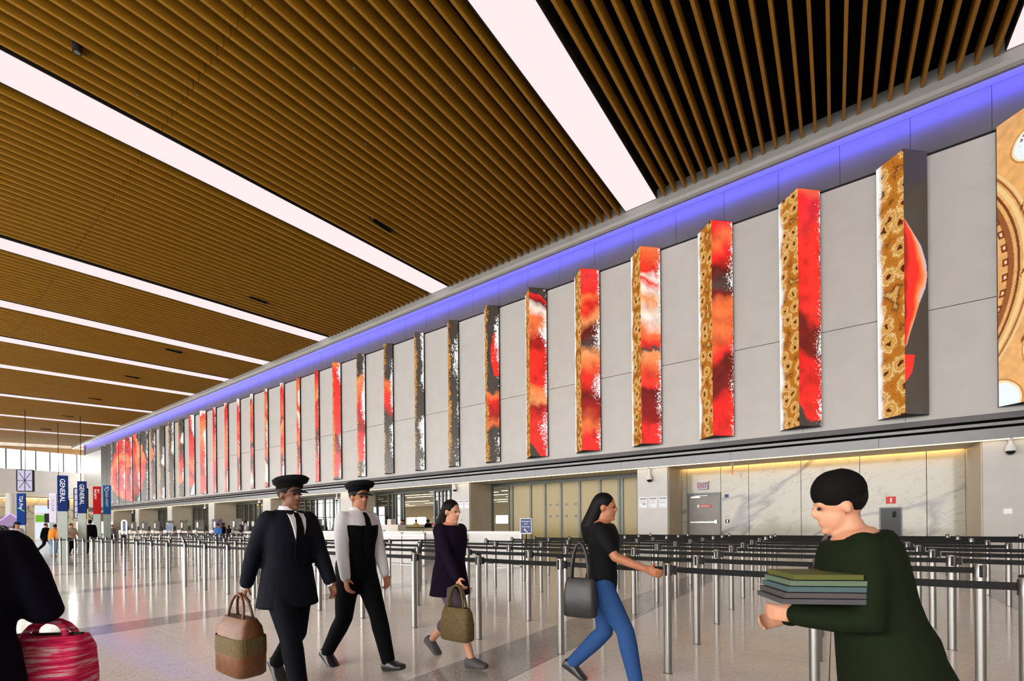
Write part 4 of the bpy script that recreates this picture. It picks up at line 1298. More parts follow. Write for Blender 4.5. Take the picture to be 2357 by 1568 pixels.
for i, (x, y) in enumerate(((-20.6, 20.6), (-23.2, 21.2))):
    t = thing('wooden_counter', 'low yellowish counter in the hall, %s of the doorway' % ('right' if i == 0 else 'left'), 'counter', (x, y, 0))
    link('counter_body', MB().box(-1.0, 1.0, -0.3, 0.3, 0, 1.2), 'beige_wall', t)
    link('counter_top', MB().box(-1.05, 1.05, -0.35, 0.35, 1.2, 1.25), 'black_plastic', t)
# ================================================================== PEOPLE
def fuse(mb, voxel, smooth=3, name='body'):
    """one continuous surface from overlapping lofts"""
    o = bpy.data.objects.new('fuse_tmp', mb.mesh('fuse_tmp'))
    C.objects.link(o)
    r = o.modifiers.new('remesh', 'REMESH'); r.mode = 'VOXEL'; r.voxel_size = voxel; r.adaptivity = 0.0
    s = o.modifiers.new('smooth', 'SMOOTH'); s.factor = 0.5; s.iterations = smooth
    dg = bpy.context.evaluated_depsgraph_get()
    me = bpy.data.meshes.new_from_object(o.evaluated_get(dg))
    me.name = name
    for p in me.polygons: p.use_smooth = True
    old = o.data
    bpy.data.objects.remove(o, do_unlink=True); bpy.data.meshes.remove(old)
    return me

def ik(a, b, l1, l2, pole):
    a, b = Vector(a), Vector(b)
    d = b - a; L = min(d.length, (l1 + l2) * 0.998); d.normalize()
    b = a + d * L
    ca = max(-1, min(1, (l1 * l1 + L * L - l2 * l2) / (2 * l1 * L)))
    p = Vector(pole); p = (p - d * p.dot(d)).normalized()
    return a + d * (l1 * ca) + p * (l1 * math.sqrt(1 - ca * ca)), b

def cloth(name, c, rough=0.85, scale=60, c2=None):
    return varied(name, c, c2 or tuple(x * 0.88 + 0.0005 for x in c), scale, rough, bump=0.15, spec=0.08)

SKIN = {'light': srgb(196, 140, 110), 'tan': srgb(168, 108, 78), 'brown': srgb(112, 68, 46), 'dark': srgb(62, 38, 28)}
for k_, v_ in SKIN.items():
    mm = varied('skin_' + k_, v_, tuple(x * 0.88 for x in v_), 9, 0.5, spec=0.35)

TOR = [(-0.06, .150, .105, 0.0), (0.0, .165, .118, -.005), (0.07, .165, .118, -.005), (0.15, .145, .105, .0), (0.24, .146, .105, .005), (0.34, .163, .115, .01),
       (0.43, .172, .112, .005), (0.50, .160, .095, -.005), (0.535, .115, .078, -.01), (0.56, .07, .065, -.012)]

def person(label, x, y, heading, H, top, bottom, shoes, hair, skin='tan', feet=None, hands=None, lean=0.0, head=(0, 0), fine=True,
           top_kind='jacket', bottom_kind='trousers', hair_kind='short', hem=None, extras=None, name='person', belly=1.0, group=None):
    s = H / 1.75
    t = thing(name, label, 'person', (x, y, 0), heading, group)
    t.scale = (s, s, s)
    vx = 0.0095 if fine else 0.017
    vc = 0.013 if fine else 0.020
    fl, fr_ = feet or ((-0.09, 0.30, 0.085, -12), (0.09, -0.36, 0.16, 38))
    pz = 0.915 if feet is None else (hem or 0.93)
    PV = Vector((0, 0, pz))
    RL = Matrix.Rotation(-R(lean), 3, 'X')
    def up(p): return PV + RL @ Vector(p)
    sh = {-1: up((-.175, -.005, .485)), 1: up((.175, -.005, .485))}
    hp = {-1: PV + Vector((-.088, 0, -.01)), 1: PV + Vector((.088, 0, -.01))}
    fts = {-1: fl, 1: fr_}
    hd_def = {-1: Vector((-.24, .10, .78)), 1: Vector((.24, -.12, .78))}
    hnd = {-1: Vector(hands[0]) if hands and hands[0] else hd_def[-1], 1: Vector(hands[1]) if hands and hands[1] else hd_def[1]}
    nk = up((0, -.012, .56)); hc = up((0, .012, .675))
    HR = Matrix.Rotation(R(head[0]), 3, 'Z') @ Matrix.Rotation(-R(head[1] + lean * 0.35), 3, 'X')
    def hdp(p): return hc + HR @ Vector(p)
    def torso(mb, inf, z0=-1, z1=9, n=20):
        rs = []
        for (z, rx, ry, yo) in TOR:
            if not (z0 <= z <= z1): continue
            rs.append([up(((rx * belly + inf) * math.copysign(abs(math.cos(a)) ** 0.85, math.cos(a)), yo + (ry * belly + inf) * math.sin(a), z)) for a in [2 * math.pi * q / n for q in range(n)]])
        mb.rings(rs)
    legp = {}
    for d in (-1, 1):
        f = fts[d]
        an = Vector((f[0], f[1], f[2]))
        kn, an2 = ik(hp[d], an, 0.435, 0.435, (0.0, 1, 0.05))
        legp[d] = (hp[d], kn, an2)
    armp = {}
    for d in (-1, 1):
        el, wr = ik(sh[d], hnd[d], 0.285, 0.255, (d * 0.35, -1, -0.1) if not (extras and extras.get('elbow%+d' % d)) else extras['elbow%+d' % d])
        armp[d] = (sh[d], el, wr)
    def leg(mb, d, inf, upto=1.0, flare=0.0):
        a, k, b = legp[d]
        pts = [a + Vector((0, 0, 0.02)), a.lerp(k, .35), a.lerp(k, .75), k, k.lerp(b, .3), k.lerp(b, .65), b]
        rad = [.088, .083, .066, .056, .056, .045, .037]
        if upto < 1: pts = pts[:5]; rad = rad[:5]
        mb.tube(pts, [r + inf + flare * (i / 6) for i, r in enumerate(rad)], 14)
    def arm(mb, d, inf, full=True):
        a, k, b = armp[d]
        pts = [a + Vector((-d * .02, 0, .0)), a.lerp(k, .45), k, k.lerp(b, .35), b]
        rad = [.056, .048, .040, .040, .029]
        if full is False: pts = pts[:3]; pts[2] = a.lerp(k, .75); rad = rad[:3]
        mb.tube(pts, [r + inf for r in rad], 12)
    def foot(mb, d, inf):
        f = fts[d]; an = legp[d][2]
        Rf = Matrix.Rotation(-R(f[3]), 3, 'X')
        rs = []
        for (yy, w, z0, z1) in ((-.075, .022, -.075, -.02), (-.06, .034, -.08, .0), (-.01, .038, -.08, .015), (.06, .040, -.08, -.01), (.12, .046, -.08, -.035), (.165, .040, -.08, -.048), (.19, .022, -.078, -.055)):
            zc, rz = (z0 + z1) / 2, (z1 - z0) / 2 + inf
            rs.append([an + Rf @ Vector(((w + inf) * math.cos(a), yy, zc + rz * math.copysign(abs(math.sin(a)) ** .7, math.sin(a)))) for a in [2 * math.pi * q / 14 for q in range(14)]])
        mb.rings(rs)
    def hand(mb, d):
        a, k, b = armp[d]
        dr_ = (b - k).normalized()
        pn = Vector((-d, 0.2, 0)); pn = (pn - dr_ * pn.dot(dr_)).normalized()
        sd = dr_.cross(pn)
        if sd.y < 0: sd = -sd
        p1 = b + dr_ * .05; p2 = b + dr_ * .09
        rs = []
        for (p, w, th) in ((b - dr_ * .01, .027, .021), (p1, .040, .016), (p2, .042, .014)):
            rs.append([p + sd * (w * math.cos(q)) + pn * (th * math.sin(q)) for q in [2 * math.pi * i / 12 for i in range(12)]])
        mb.rings(rs)
        if not fine:
            mb.tube([p2, p2 + dr_ * .04 + pn * .02, p2 + dr_ * .06 + pn * .045], [.024, .02, .016], 8); return
        curl = (extras or {}).get('curl', 0.75)
        for q, (o_, L) in enumerate(((.032, .068), (.0115, .076), (-.0095, .072), (-.030, .056))):
            p = p2 + sd * o_ - dr_ * .006
            pts = [p]; dd = dr_.copy()
            for sgm in (.45, .32, .23):
                dd = (dd * math.cos(curl) + pn * math.sin(curl)).normalized() if sgm != .45 else (dd * math.cos(curl * .5) + pn * math.sin(curl * .5)).normalized()
                p = p + dd * L * sgm * 1.15; pts.append(p)
            mb.tube(pts, [.0098, .0094, .0088, .008], 8)
        p = b + dr_ * .022 + sd * .030 + pn * .004
        q1 = p + (dr_ * .6 + sd * .7 + pn * .35).normalized() * .035
        q2 = q1 + (dr_ * .85 + sd * .15 + pn * .5).normalized() * .030
        mb.tube([p - sd * .012, q1, q2], [.0135, .0115, .0095], 8)
    # ---------------- body
    bd = MB()
    torso(bd, 0.0)
    bd.tube([up((0, -.012, .52)), up((0, -.004, .58)), hc + HR @ Vector((0, -.012, -.06))], [.062, .054, .052], 14)
    bd.ellipsoid(hdp((0, -.012, .028)), (.074, .095, .092), 18, 12, HR)
    bd.ellipsoid(hdp((0, .022, -.045)), (.056, .066, .074), 16, 10, HR)
    if fine:
        bd.ellipsoid(hdp((0, .092, -.012)), (.013, .020, .026), 10, 8, HR)
        bd.ellipsoid(hdp((0, .074, .024)), (.048, .018, .012), 10, 6, HR)
        bd.ellipsoid(hdp((0, .082, -.062)), (.024, .013, .010), 10, 6, HR)
        bd.ellipsoid(hdp((0, .070, -.098)), (.022, .022, .018), 10, 6, HR)
    for d in (-1, 1):
        bd.ellipsoid(hdp((d * .076, -.006, -.008)), (.011, .020, .031), 8, 6, HR)
        arm(bd, d, 0); hand(bd, d); leg(bd, d, 0); foot(bd, d, 0)
    link('body', fuse(bd, vx, 2, 'body'), 'skin_' + skin, t)
    if fine:
        ey = MB()
        for d in (-1, 1): ey.ellipsoid(hdp((d * .030, .084, .006)), (.012, .008, .008), 8, 6, HR)
        link('eyes', ey, 'black_plastic', t, smooth=True)
    # ---------------- shoes
    for d in (-1, 1):
        sb = MB(); foot(sb, d, 0.012)
        sho = link('shoe', fuse(sb, 0.010 if fine else .018, 1, 'shoe'), shoes, t)
    # ---------------- lower garment
    lo = MB()
    if bottom_kind == 'trousers':
        torso(lo, 0.016, -1, 0.16)
        for d in (-1, 1): leg(lo, d, 0.020, 1.0, 0.004)
        link('trousers', fuse(lo, vc, 2, 'trousers'), bottom, t)
    elif bottom_kind == 'cropped':
        torso(lo, 0.016, -1, 0.16)
        for d in (-1, 1):
            a, k, b = legp[d]
            lo.tube([a, a.lerp(k, .5), k, k.lerp(b, .45)], [.108, .10, .078, .072], 14)
        link('trousers', fuse(lo, vc, 2, 'trousers'), bottom, t)
    elif bottom_kind == 'skirt':
        rs = []
        for (z, rx, ry) in ((.16, .165, .12), (.0, .195, .15), (-.2, .25, .23), (-.42, .31, .33)):
            rs.append([PV + Vector((rx * math.cos(a), ry * math.sin(a), z)) for a in [2 * math.pi * q / 24 for q in range(24)]])
        lo.rings(rs)
        link('skirt', fuse(lo, vc, 2, 'skirt'), bottom, t)
    # ---------------- upper garment
    uo = MB()
    inf = {'jacket': .030, 'shirt': .018, 'coat': .038, 'tee': .018}[top_kind]
    torso(uo, inf, -1, .565 if (extras or {}).get('collar') else .545)
    drop = {'jacket': .20, 'shirt': .02, 'coat': .52, 'tee': .05}[top_kind]
    if drop > .06:
        rs = []
        for q_ in range(4):
            f_ = q_ / 3
            z = .10 - f_ * (drop + .10)
            fx = 1 + .22 * f_ * (1.6 if top_kind == 'coat' else 1); fy = 1 + (.35 if top_kind == 'jacket' else .7) * f_
            ctr = PV + Vector((0, 0, z)) if lean < 12 else up((0, 0, z))
            rs.append([ctr + Vector(((.165 * belly + inf) * fx * math.cos(a), (.118 * belly + inf) * fy * math.sin(a), 0)) for a in [2 * math.pi * q / 22 for q in range(22)]])
        uo.rings(rs)
    for d in (-1, 1): arm(uo, d, .016 if top_kind in ('shirt', 'tee') else .022, top_kind != 'tee')
    uname = {'jacket': 'jacket', 'shirt': 'shirt', 'coat': 'coat', 'tee': 'tee_shirt'}[top_kind]
    upo = link(uname, fuse(uo, vc, 2, uname), top, t)
    if (extras or {}).get('collar'):
        cb = MB()
        rs = []
        for (z, r_) in ((.520, .090), (.560, .070), (.590, .062)):
            rs.append([up(((r_ + .012) * math.cos(a), -.006 + r_ * math.sin(a), z)) for a in [2 * math.pi * q / 18 for q in range(18)]])
        cb.rings(rs)
        link('collar', cb, extras['collar'], t, smooth=True)
    if (extras or {}).get('vest'):
        vb = MB(); torso(vb, inf + .010, -.07, .45)
        link('vest', fuse(vb, vc, 2, 'vest'), extras['vest'], t)
    if (extras or {}).get('shirtfront'):
        tb = MB(); rs = []
        for (z, w, yo) in ((.555, .070, .075), (.50, .062, .124), (.43, .050, .152), (.34, .030, .162), (.24, .004, .150)):
            rs.append([up((a_ * w, yo + b_ * .008 - .02 * abs(a_) * (z > .5), z)) for a_, b_ in ((-1, -1), (0, -1), (1, -1), (1, 1), (0, 1.2), (-1, 1))])
        tb.rings(rs)
        link('shirt_front', tb, extras['shirtfront'], t)
    if (extras or {}).get('tie'):
        tb = MB()
        rs = []
        for (z, w, yo) in ((.545, .018, .090), (.50, .022, .134), (.43, .028, .162), (.34, .034, .172), (.22, .038, .158), (.12, .010, .160)):
            rs.append([up((a * w, yo + b * .006, z)) for a, b in ((-1, -1), (1, -1), (1, 1), (-1, 1))])
        tb.rings(rs)
        link('tie', tb, extras['tie'], t)
    if (extras or {}).get('cuff'):
        for d in (-1, 1):
            a, k, b = armp[d]
            for q, f_ in enumerate((.70, .77, .84)):
                p = k.lerp(b, f_); dr_ = (b - k).normalized()
                r_ = .0585 - .012 * f_
                link('sleeve_stripe', MB().tube([p - dr_ * .004, p + dr_ * .004], r_, 14), extras['cuff'], upo)
            p = b - (b - k).normalized() * .005
            link('shirt_cuff', MB().tube([p, p + (b - k).normalized() * .016], .043, 14), 'white_ink', upo)
    # ---------------- hair and hats
    hb_ = MB()
    hb_.ellipsoid(hdp((0, -.022, .040)), (.083, .098, .094), 18, 12, HR)
    if hair_kind == 'long':
        hb_.tube([hdp((0, -.05, .04)), hdp((0, -.088, -.06)), up((0, -.125, .50)), up((0, -.135, .38))], [.075, .075, .085, .05], 14)
    if hair_kind == 'bun': hb_.ellipsoid(hdp((0, -.12, .06)), (.045, .045, .045), 12, 8, HR)
    if hair_kind == 'ponytail': hb_.tube([hdp((0, -.10, .05)), hdp((0, -.15, .0)), hdp((0, -.15, -.14))], [.03, .035, .018], 10)
    if hair_kind == 'curly': hb_.ellipsoid(hdp((0, -.04, .04)), (.12, .125, .12), 16, 10, HR)
    link('hair', fuse(hb_, 0.010 if fine else .016, 2, 'hair'), hair, t)
    hat = (extras or {}).get('hat')
    if hat == 'pilot':
        h1 = MB()
        rs = []
        for (z, rx, ry, yo) in ((.055, .090, .108, -.01), (.085, .092, .110, -.01), (.095, .118, .135, .0), (.125, .130, .145, .005), (.140, .110, .125, .0), (.145, .04, .05, 0)):
            rs.append([hdp((rx * math.cos(a), yo + ry * math.sin(a), z + .02 * math.sin(a))) for a in [2 * math.pi * q / 24 for q in range(24)]])
        h1.rings(rs)
        ho = link('cap', h1, extras['hatmat'], t, smooth=True)
        h2 = MB()
        rs = [[hdp((r_ * .080 * math.cos(a), .085 + r_ * .075 * math.sin(a), .055 - .02 * r_ + zz)) for a in [math.pi * q / 12 for q in range(13)]] for r_, zz in ((.3, 0), (1.0, -.008), (1.0, -.013), (.3, -.006))]
        h2.rings(rs)
        link('peak', h2, 'black_plastic', ho)
    elif hat == 'cap':
        h1 = MB(); h1.ellipsoid(hdp((0, -.012, .062)), (.090, .106, .088), 16, 10, HR)
        ho = link('cap', fuse(h1, .012, 2, 'cap'), extras['hatmat'], t)
        link('peak', MB().rings([[hdp((.07 * math.cos(a), .085 + r_ * .09 * math.sin(a), z)) for a in [math.pi * q / 10 for q in range(11)]] for r_, z in ((.2, .06), (1, .045), (1, .04), (.2, .055))]), extras['hatmat'], ho)
    elif hat == 'beanie':
        h1 = MB(); h1.ellipsoid(hdp((0, -.015, .065)), (.093, .108, .10), 16, 10, HR)
        link('beanie', fuse(h1, .011, 2, 'beanie'), extras['hatmat'], t)
    return t, dict(hand={d: t.matrix_basis @ (armp[d][2] + (armp[d][2] - armp[d][1]).normalized() * .085) for d in (-1, 1)},
                   elbow={d: t.matrix_basis @ armp[d][1] for d in (-1, 1)}, up=lambda p: t.matrix_basis @ up(p))

# fabrics
cloth('navy_suit', srgb(15, 17, 26), 0.75); cloth('navy_trousers', srgb(13, 15, 22), 0.75)
cloth('black_suit', srgb(9, 9, 11), 0.8); cloth('charcoal', srgb(19, 19, 21), 0.8)
cloth('white_shirt', srgb(214, 212, 216), 0.8); cloth('lilac_shirt', srgb(170, 160, 172), 0.8)
cloth('plum', srgb(22, 12, 30), 0.85); cloth('mauve_grey', srgb(92, 80, 88), 0.85)
cloth('denim', srgb(44, 74, 122), 0.85); cloth('denim_pale', srgb(110, 140, 175), 0.85)
cloth('green_coat', srgb(21, 29, 14), 0.9); cloth('olive_green', srgb(42, 60, 24), 0.9)
cloth('midnight', srgb(8, 7, 20), 0.85); cloth('orange_top', srgb(204, 126, 50), 0.85)
cloth('beige_top', srgb(180, 165, 145), 0.85); cloth('blue_shirt', srgb(62, 112, 185), 0.85)
cloth('yellow_shirt', srgb(212, 190, 120), 0.85); cloth('grey_tee', srgb(120, 112, 118), 0.85)
cloth('purple_uniform', srgb(38, 30, 92), 0.85); cloth('hair_black', srgb(18, 15, 14), 0.5); cloth('hair_brown', srgb(52, 34, 24), 0.5)
cloth('navy_cap', srgb(26, 38, 66), 0.8); cloth('skin_hat', srgb(14, 12, 12), .8)
varied('shoe_black', (0.012, 0.012, 0.013), (0.02, 0.02, 0.02), 30, 0.35)
varied('shoe_grey', (0.05, 0.05, 0.052), (0.07, 0.07, 0.07), 30, 0.7)
varied('gold_braid', (0.55, 0.42, 0.16), (0.7, 0.55, 0.22), 40, 0.4, 0.6)
varied('brown_leather', srgb(112, 66, 30), srgb(86, 48, 22), 14, 0.5, bump=0.3)
varied('brown_canvas', srgb(96, 78, 38), srgb(74, 58, 28), 40, 0.8)
varied('black_leather', (0.012, 0.011, 0.011), (0.022, 0.02, 0.02), 14, 0.45, bump=0.3)

W = -90   # heading towards the right end of the wall
# 1 uniformed man with a cap in the foreground
p1_, i1 = person('man in dark navy uniform jacket and cap carrying a brown bag', -3.62, 1.95, R(W), 1.78, 'navy_suit', 'navy_trousers', 'shoe_black', 'hair_black', 'brown',
       feet=((-.09, -.36, .17, 40), (.09, .33, .085, -10)), hands=((-.26, .22, .80), (.25, -.24, .74)), lean=3, head=(8, 0), hem=.905,
       extras=dict(collar='white_shirt', cuff='gold_braid', hat='pilot', hatmat=M['charcoal'], tie=M['black_suit'], shirtfront='white_shirt'))
# 2 second uniformed man
p2_, i2 = person('man in white shirt with dark waistcoat, cap and dark trousers', -3.74, 2.68, R(W), 1.80, 'white_shirt', 'black_suit', 'shoe_black', 'hair_black', 'tan',
       feet=((.0 - .09, .34, .085, -14), (.09, -.33, .12, 26)), hands=((-.25, .12, .80), (.22, .16, .84)), lean=4, head=(-6, 0), hem=.905, top_kind='shirt',
       extras=dict(vest='black_suit', tie=M['black_suit'], hat='pilot', hatmat=M['charcoal'], collar='white_shirt'))
# 3 woman in plum
p3_, i3 = person('woman in plum jacket and cropped grey trousers carrying a bag', -3.16, 3.36, R(W), 1.66, 'plum', 'mauve_grey', 'shoe_grey', 'hair_black', 'light',
       feet=((-.08, -.36, .15, 34), (.08, .36, .085, -6)), hands=((-.24, -.10, .80), (.20, .30, .86)), lean=2, head=(0, 5), hem=.895, bottom_kind='cropped', hair_kind='long',
       extras=dict(curl=0.9))
# 4 person in jeans with black shoulder bag
p4_, i4 = person('person in dark top and blue jeans reaching forward with a bare arm', -1.60, 3.55, R(W + 12), 1.66, 'charcoal', 'denim', 'shoe_black', 'hair_black', 'tan',
       feet=((-.09, -.30, .14, 30), (.09, .30, .085, -8)), hands=((-.24, .02, .78), (.20, .40, 1.06)), lean=2, head=(0, 4), hem=.90, top_kind='tee', hair_kind='long')
# 5 person in green at the right edge of the foreground
p5_, i5 = person('person in dark green coat and olive trousers close to the camera', 0.17, 2.28, R(98), 1.60, 'green_coat', 'olive_green', 'shoe_black', 'hair_black', 'light',
       feet=((-.10, .32, .085, -10), (.10, -.34, .16, 36)), hands=((-.12, .34, 1.08), (.16, .36, 1.02)), lean=14, head=(10, 8), hem=.90, top_kind='coat',
       extras=dict(hat='beanie', hatmat=M['skin_hat']), belly=1.12)
# 6 person in midnight blue at the left edge
p6_, i6 = person('person in midnight blue coat at the left edge with a bag on the arm', -2.52, 0.14, R(62), 1.62, 'midnight', 'midnight', 'shoe_black', 'hair_black', 'tan',
       feet=((-.10, .20, .085, -8), (.10, -.24, .13, 26)), hands=((-.24, .10, .80), (.14, .30, 1.12)), lean=6, head=(0, 0), hem=.91, top_kind='coat',
       extras={'elbow+1': (0.55, -0.55, -0.75)})

# far passengers by the pylons
person('passenger with navy cap and white top wearing a big black backpack', -25.9, 3.25, R(-60), 1.66, 'white_shirt', 'denim_pale', 'shoe_grey', 'hair_black', 'tan', fine=False, top_kind='tee', hair_kind='ponytail',
       extras=dict(hat='cap', hatmat=M['navy_cap']), group='far passengers')
person('passenger in black half hidden by the lilac pylon', -36.6, 5.72, R(-40), 1.70, 'black_suit', 'black_suit', 'shoe_black', 'hair_black', 'tan', fine=False, group='far passengers')
person('passenger in orange top and pale jeans behind the tallest pylon', -31.0, 5.08, R(50), 1.62, 'orange_top', 'denim_pale', 'brown_leather', 'hair_brown', 'tan', fine=False, top_kind='shirt', group='far passengers',
       feet=((-.09, .10, .085, 0), (.09, -.10, .085, 0)), lean=14, hem=.92)
person('woman in beige top holding papers between the two blue pylons', -31.6, 5.85, R(-70), 1.64, 'beige_top', 'black_suit', 'shoe_black', 'hair_black', 'tan', fine=False, top_kind='tee', hair_kind='bun',
       feet=((-.09, .06, .085, 0), (.09, -.06, .085, 0)), hands=((-.14, .32, 1.05), (.14, .30, 1.02)), hem=.925, group='far passengers')
person('man in black suit and white shirt standing right of the second blue pylon', -32.4, 6.72, R(80), 1.84, 'black_suit', 'black_suit', 'shoe_black', 'hair_black', 'dark', fine=False,
       feet=((-.10, .06, .085, 0), (.10, -.06, .085, 0)), hem=.925, belly=1.1, extras=dict(collar='white_shirt', tie=M['black_suit']), group='far passengers')
person('passenger in grey right of the light blue pylon', -41.3, 9.75, R(-60), 1.62, 'grey_tee', 'charcoal', 'shoe_black', 'hair_brown', 'tan', fine=False, top_kind='shirt',
       feet=((-.09, .05, .085, 0), (.09, -.05, .085, 0)), hem=.925, group='far passengers')
person('passenger in bright blue shirt before the check-in desks', -30.6, 12.2, R(40), 1.62, 'blue_shirt', 'denim', 'shoe_grey', 'hair_brown', 'tan', fine=False, top_kind='shirt', hair_kind='curly' if False else 'short', group='far passengers')
person('traveller in black with yellow badge at the check-in desk', -37.0, 15.1, R(-30), 1.70, 'black_suit', 'black_suit', 'shoe_black', 'hair_brown', 'brown', fine=False, hair_kind='curly',
       feet=((-.09, .05, .085, 0), (.09, -.05, .085, 0)), hem=.925, group='far passengers')
person('shorter traveller in black next to the one with a yellow badge', -35.9, 15.0, R(20), 1.50, 'black_suit', 'charcoal', 'shoe_black', 'hair_black', 'brown', fine=False,
       feet=((-.09, .05, .085, 0), (.09, -.05, .085, 0)), hem=.925, group='far passengers')
person('traveller in white shirt with dark backpack at the check-in desk', -34.0, 15.3, R(-10), 1.84, 'white_shirt', 'charcoal', 'shoe_black', 'hair_black', 'tan', fine=False, top_kind='shirt',
       feet=((-.09, .05, .085, 0), (.09, -.05, .085, 0)), hem=.925, group='far passengers')
# people at the security doorway
person('traveller in grey shirt with shoulder bag left of the security podium', -23.5, 17.3, R(-50), 1.78, 'grey_tee', 'charcoal', 'shoe_black', 'hair_brown', 'light', fine=False, top_kind='tee',
       feet=((-.09, .05, .085, 0), (.09, -.05, .085, 0)), hem=.925, group='security area people')
person('officer in dark purple uniform seated height behind the podium', -21.35, 18.55, R(150), 1.76, 'purple_uniform', 'black_suit', 'shoe_black', 'hair_brown', 'light', fine=False, top_kind='shirt', hair_kind='bun',
       feet=((-.09, .05, .085, 0), (.09, -.05, .085, 0)), hem=.925, group='security area people')
person('traveller in pale yellow shirt with a dark strap in the hall', -25.6, 23.6, R(20), 1.84, 'yellow_shirt', 'black_suit', 'shoe_black', 'hair_black', 'tan', fine=False, top_kind='shirt',
       feet=((-.09, .05, .085, 0), (.09, -.05, .085, 0)), hem=.925, group='security area people')
person('traveller in black with big curly hair in the hall', -23.7, 23.0, R(60), 1.80, 'black_suit', 'black_suit', 'shoe_black', 'hair_black', 'brown', fine=False, hair_kind='curly',
       feet=((-.09, .05, .085, 0), (.09, -.05, .085, 0)), hem=.925, group='security area people')
person('officer in dark blue behind the third glazed bay', -31.2, 20.6, R(120), 1.74, 'purple_uniform', 'black_suit', 'shoe_black', 'hair_black', 'tan', fine=False, top_kind='shirt',
       feet=((-.09, .05, .085, 0), (.09, -.05, .085, 0)), hem=.925, group='security area people')

# ================================================================== BAGS
def bag(name, label, cat, loc, rz, dims, m_, handle, hmat=None, taper=0.85, stripes=None):
    t = thing(name, label, cat, loc, rz)
    a, b, h = dims
    mb = MB(); rs = []
    for f_, sx, sy in ((0, .92, .85), (.04, 1, 1), (.5, 1.0, 1.02), (.85, taper + .08, .8), (1.0, taper, .45)):
        n = 28
        ring = []
        for q in range(n):
            an = 2 * math.pi * q / n
            ring.append((a / 2 * sx * math.copysign(abs(math.cos(an)) ** .45, math.cos(an)), b / 2 * sy * math.copysign(abs(math.sin(an)) ** .45, math.sin(an)), f_ * h))
        rs.append(ring)
    mb.rings(rs)
    body = link('bag_body', smooth_by_angle(mb.mesh('bag_body'), 50), m_, t)
    for s in (-1, 1):
        pts = []
        for q in range(9):
            an = math.pi * q / 8
            pts.append((-a * .28 * math.cos(an), s * b * .16 * (1 - .7 * math.sin(an)), h * .96 + handle * math.sin(an)))
        link('handle', MB().tube(pts, 0.011, 8), hmat or m_, t, smooth=True)
    link('zip', MB().box(-a * taper * .46, a * taper * .46, -.006, .006, h, h + .008), 'black_plastic', t)
    return t, body
hh = i1['hand'][1]
t_, b_ = bag('holdall', 'brown leather and olive canvas holdall carried by the man in uniform', 'bag', (hh.x - 0.02, hh.y - 0.02, hh.z - 0.62), 0, (0.46, 0.24, 0.44), 'brown_leather', 0.20)
link('canvas_band', MB().rings([[(0.46 / 2 * 1.012 * k_ * math.copysign(abs(math.cos(q)) ** .45, math.cos(q)), 0.24 / 2 * 1.03 * k_ * math.copysign(abs(math.sin(q)) ** .45, math.sin(q)), z_) for q in [2 * math.pi * i_ / 28 for i_ in range(28)]] for z_, k_ in ((0.17, 1.0), (0.24, 1.0), (0.30, .985))], cap=False), 'brown_canvas', t_)
hh = i3['hand'][1]
bag('handbag', 'soft dark brown handbag carried by the woman in plum', 'bag', (hh.x, hh.y - 0.04, hh.z - 0.50), 0, (0.34, 0.15, 0.30), 'brown_canvas', 0.22)
bag('shoulder_bag', 'black shoulder bag hanging beside the person in jeans', 'bag', (-1.66, 3.27, 0.62), R(8), (0.26, 0.14, 0.30), 'black_leather', 0.30)

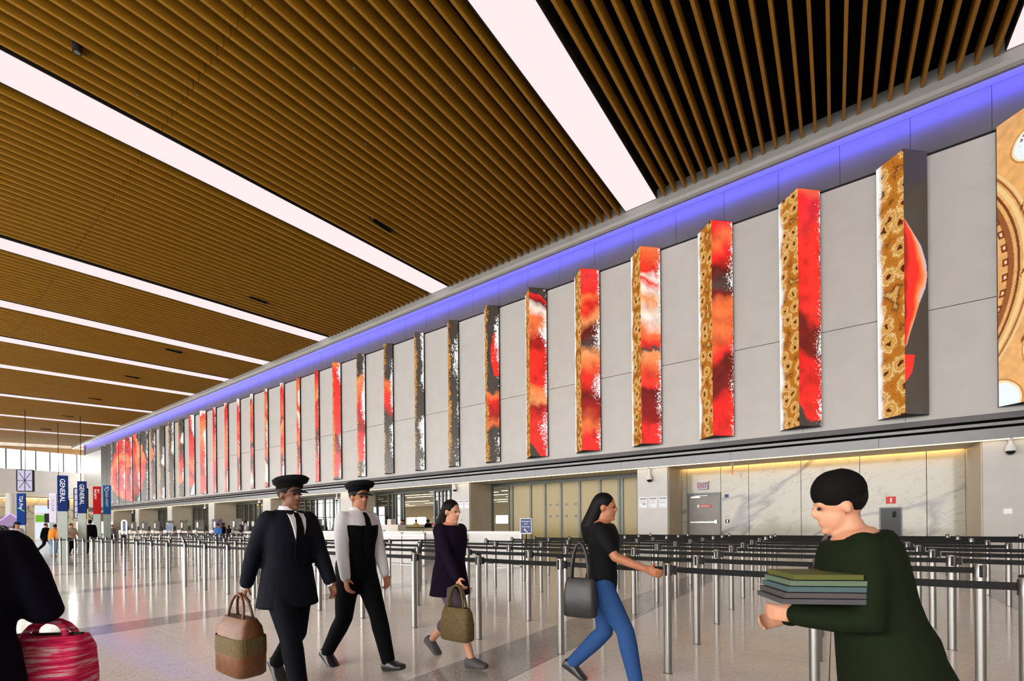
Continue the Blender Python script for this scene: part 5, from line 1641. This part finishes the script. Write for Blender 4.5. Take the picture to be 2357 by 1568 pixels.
# pink woven bag
def woven():
    m = mat('pink_weave', srgb(170, 30, 70), 0.8, 0, 0.2)
    n, l, b = nt(m)
    mp = coords(n, l, 'Object', (3, 3, 34), (R(20), R(14), 0))
    t = noise(n, 2.0, 3, 0.6, 0.4)
    l.new(mp.outputs[0], t.inputs['Vector'])
    r = ramp(n, [(0.25, srgb(70, 10, 50)), (0.40, srgb(190, 12, 70)), (0.52, srgb(205, 60, 95)), (0.62, srgb(200, 165, 165)), (0.75, srgb(150, 20, 60))])
    l.new(t.outputs['Fac'], r.inputs[0]); l.new(r.outputs[0], b.inputs['Base Color'])
woven()
el = i6['elbow'][1]
fa_ = el.lerp(i6['hand'][1], 0.22)
bag('woven_bag', 'striped pink and red woven bag hanging from the arm at the left edge', 'bag', (fa_.x + 0.02, fa_.y + 0.02, fa_.z - 0.43), R(40), (0.28, 0.17, 0.33), 'pink_weave', 0.07, taper=0.92)
# striped folder held by the person in green
t = thing('striped_folders', 'stack of striped yellow, teal and grey folders held by the person in green', 'folders', (-0.06, 2.08, 1.06), R(28))
for j, c in enumerate((srgb(66, 64, 66), srgb(70, 64, 62), srgb(62, 84, 86), srgb(86, 102, 82), srgb(78, 80, 22))):
    link('folder', MB().box(-0.17 + .01 * j, 0.15 - .012 * j, -0.11, 0.11, j * 0.022, j * 0.022 + 0.018), mat('folder_%d' % j, c, 0.7), t)
# backpacks
for (x, y, z, rz, lb) in ((-26.10, 2.94, 0.95, -60, 'big black backpack on the passenger with the navy cap'), (-33.98, 15.03, 1.0, -10, 'dark green backpack on the traveller in white at the desks')):
    t = thing('backpack', lb, 'backpack', (x, y, z), R(rz))
    mb = MB(); mb.ellipsoid((0, -0.06, 0.26), (0.20, 0.15, 0.30), 18, 12)
    link('pack_body', mb, 'black_leather', t, smooth=True)
    mb = MB(); mb.ellipsoid((0, -0.19, 0.18), (0.13, 0.05, 0.13), 14, 8)
    link('pocket', mb, 'black_leather', t, smooth=True)
    for s in (-1, 1):
        link('strap', MB().tube([(s * .10, 0.04, .48), (s * .12, .16, .50), (s * .13, .24, .38), (s * .13, .20, .16), (s * .12, .05, .06)], 0.018, 8), 'black_leather', t, smooth=True)
# things on the floor by the partition
t = thing('floor_scale', 'flat white tray with a black ring lying on the floor by the stanchions', 'tray', (-6.55, 7.0, 0), R(12))
link('tray_base', MB().box(-.38, .38, -.22, .22, 0, .05), 'white_plastic', t)
link('ring', MB().lathe([(.10, .05), (.14, .06), (.14, .09), (.10, .10), (.06, .09), (.06, .06)], .12, 0, 20), 'black_plastic', t)
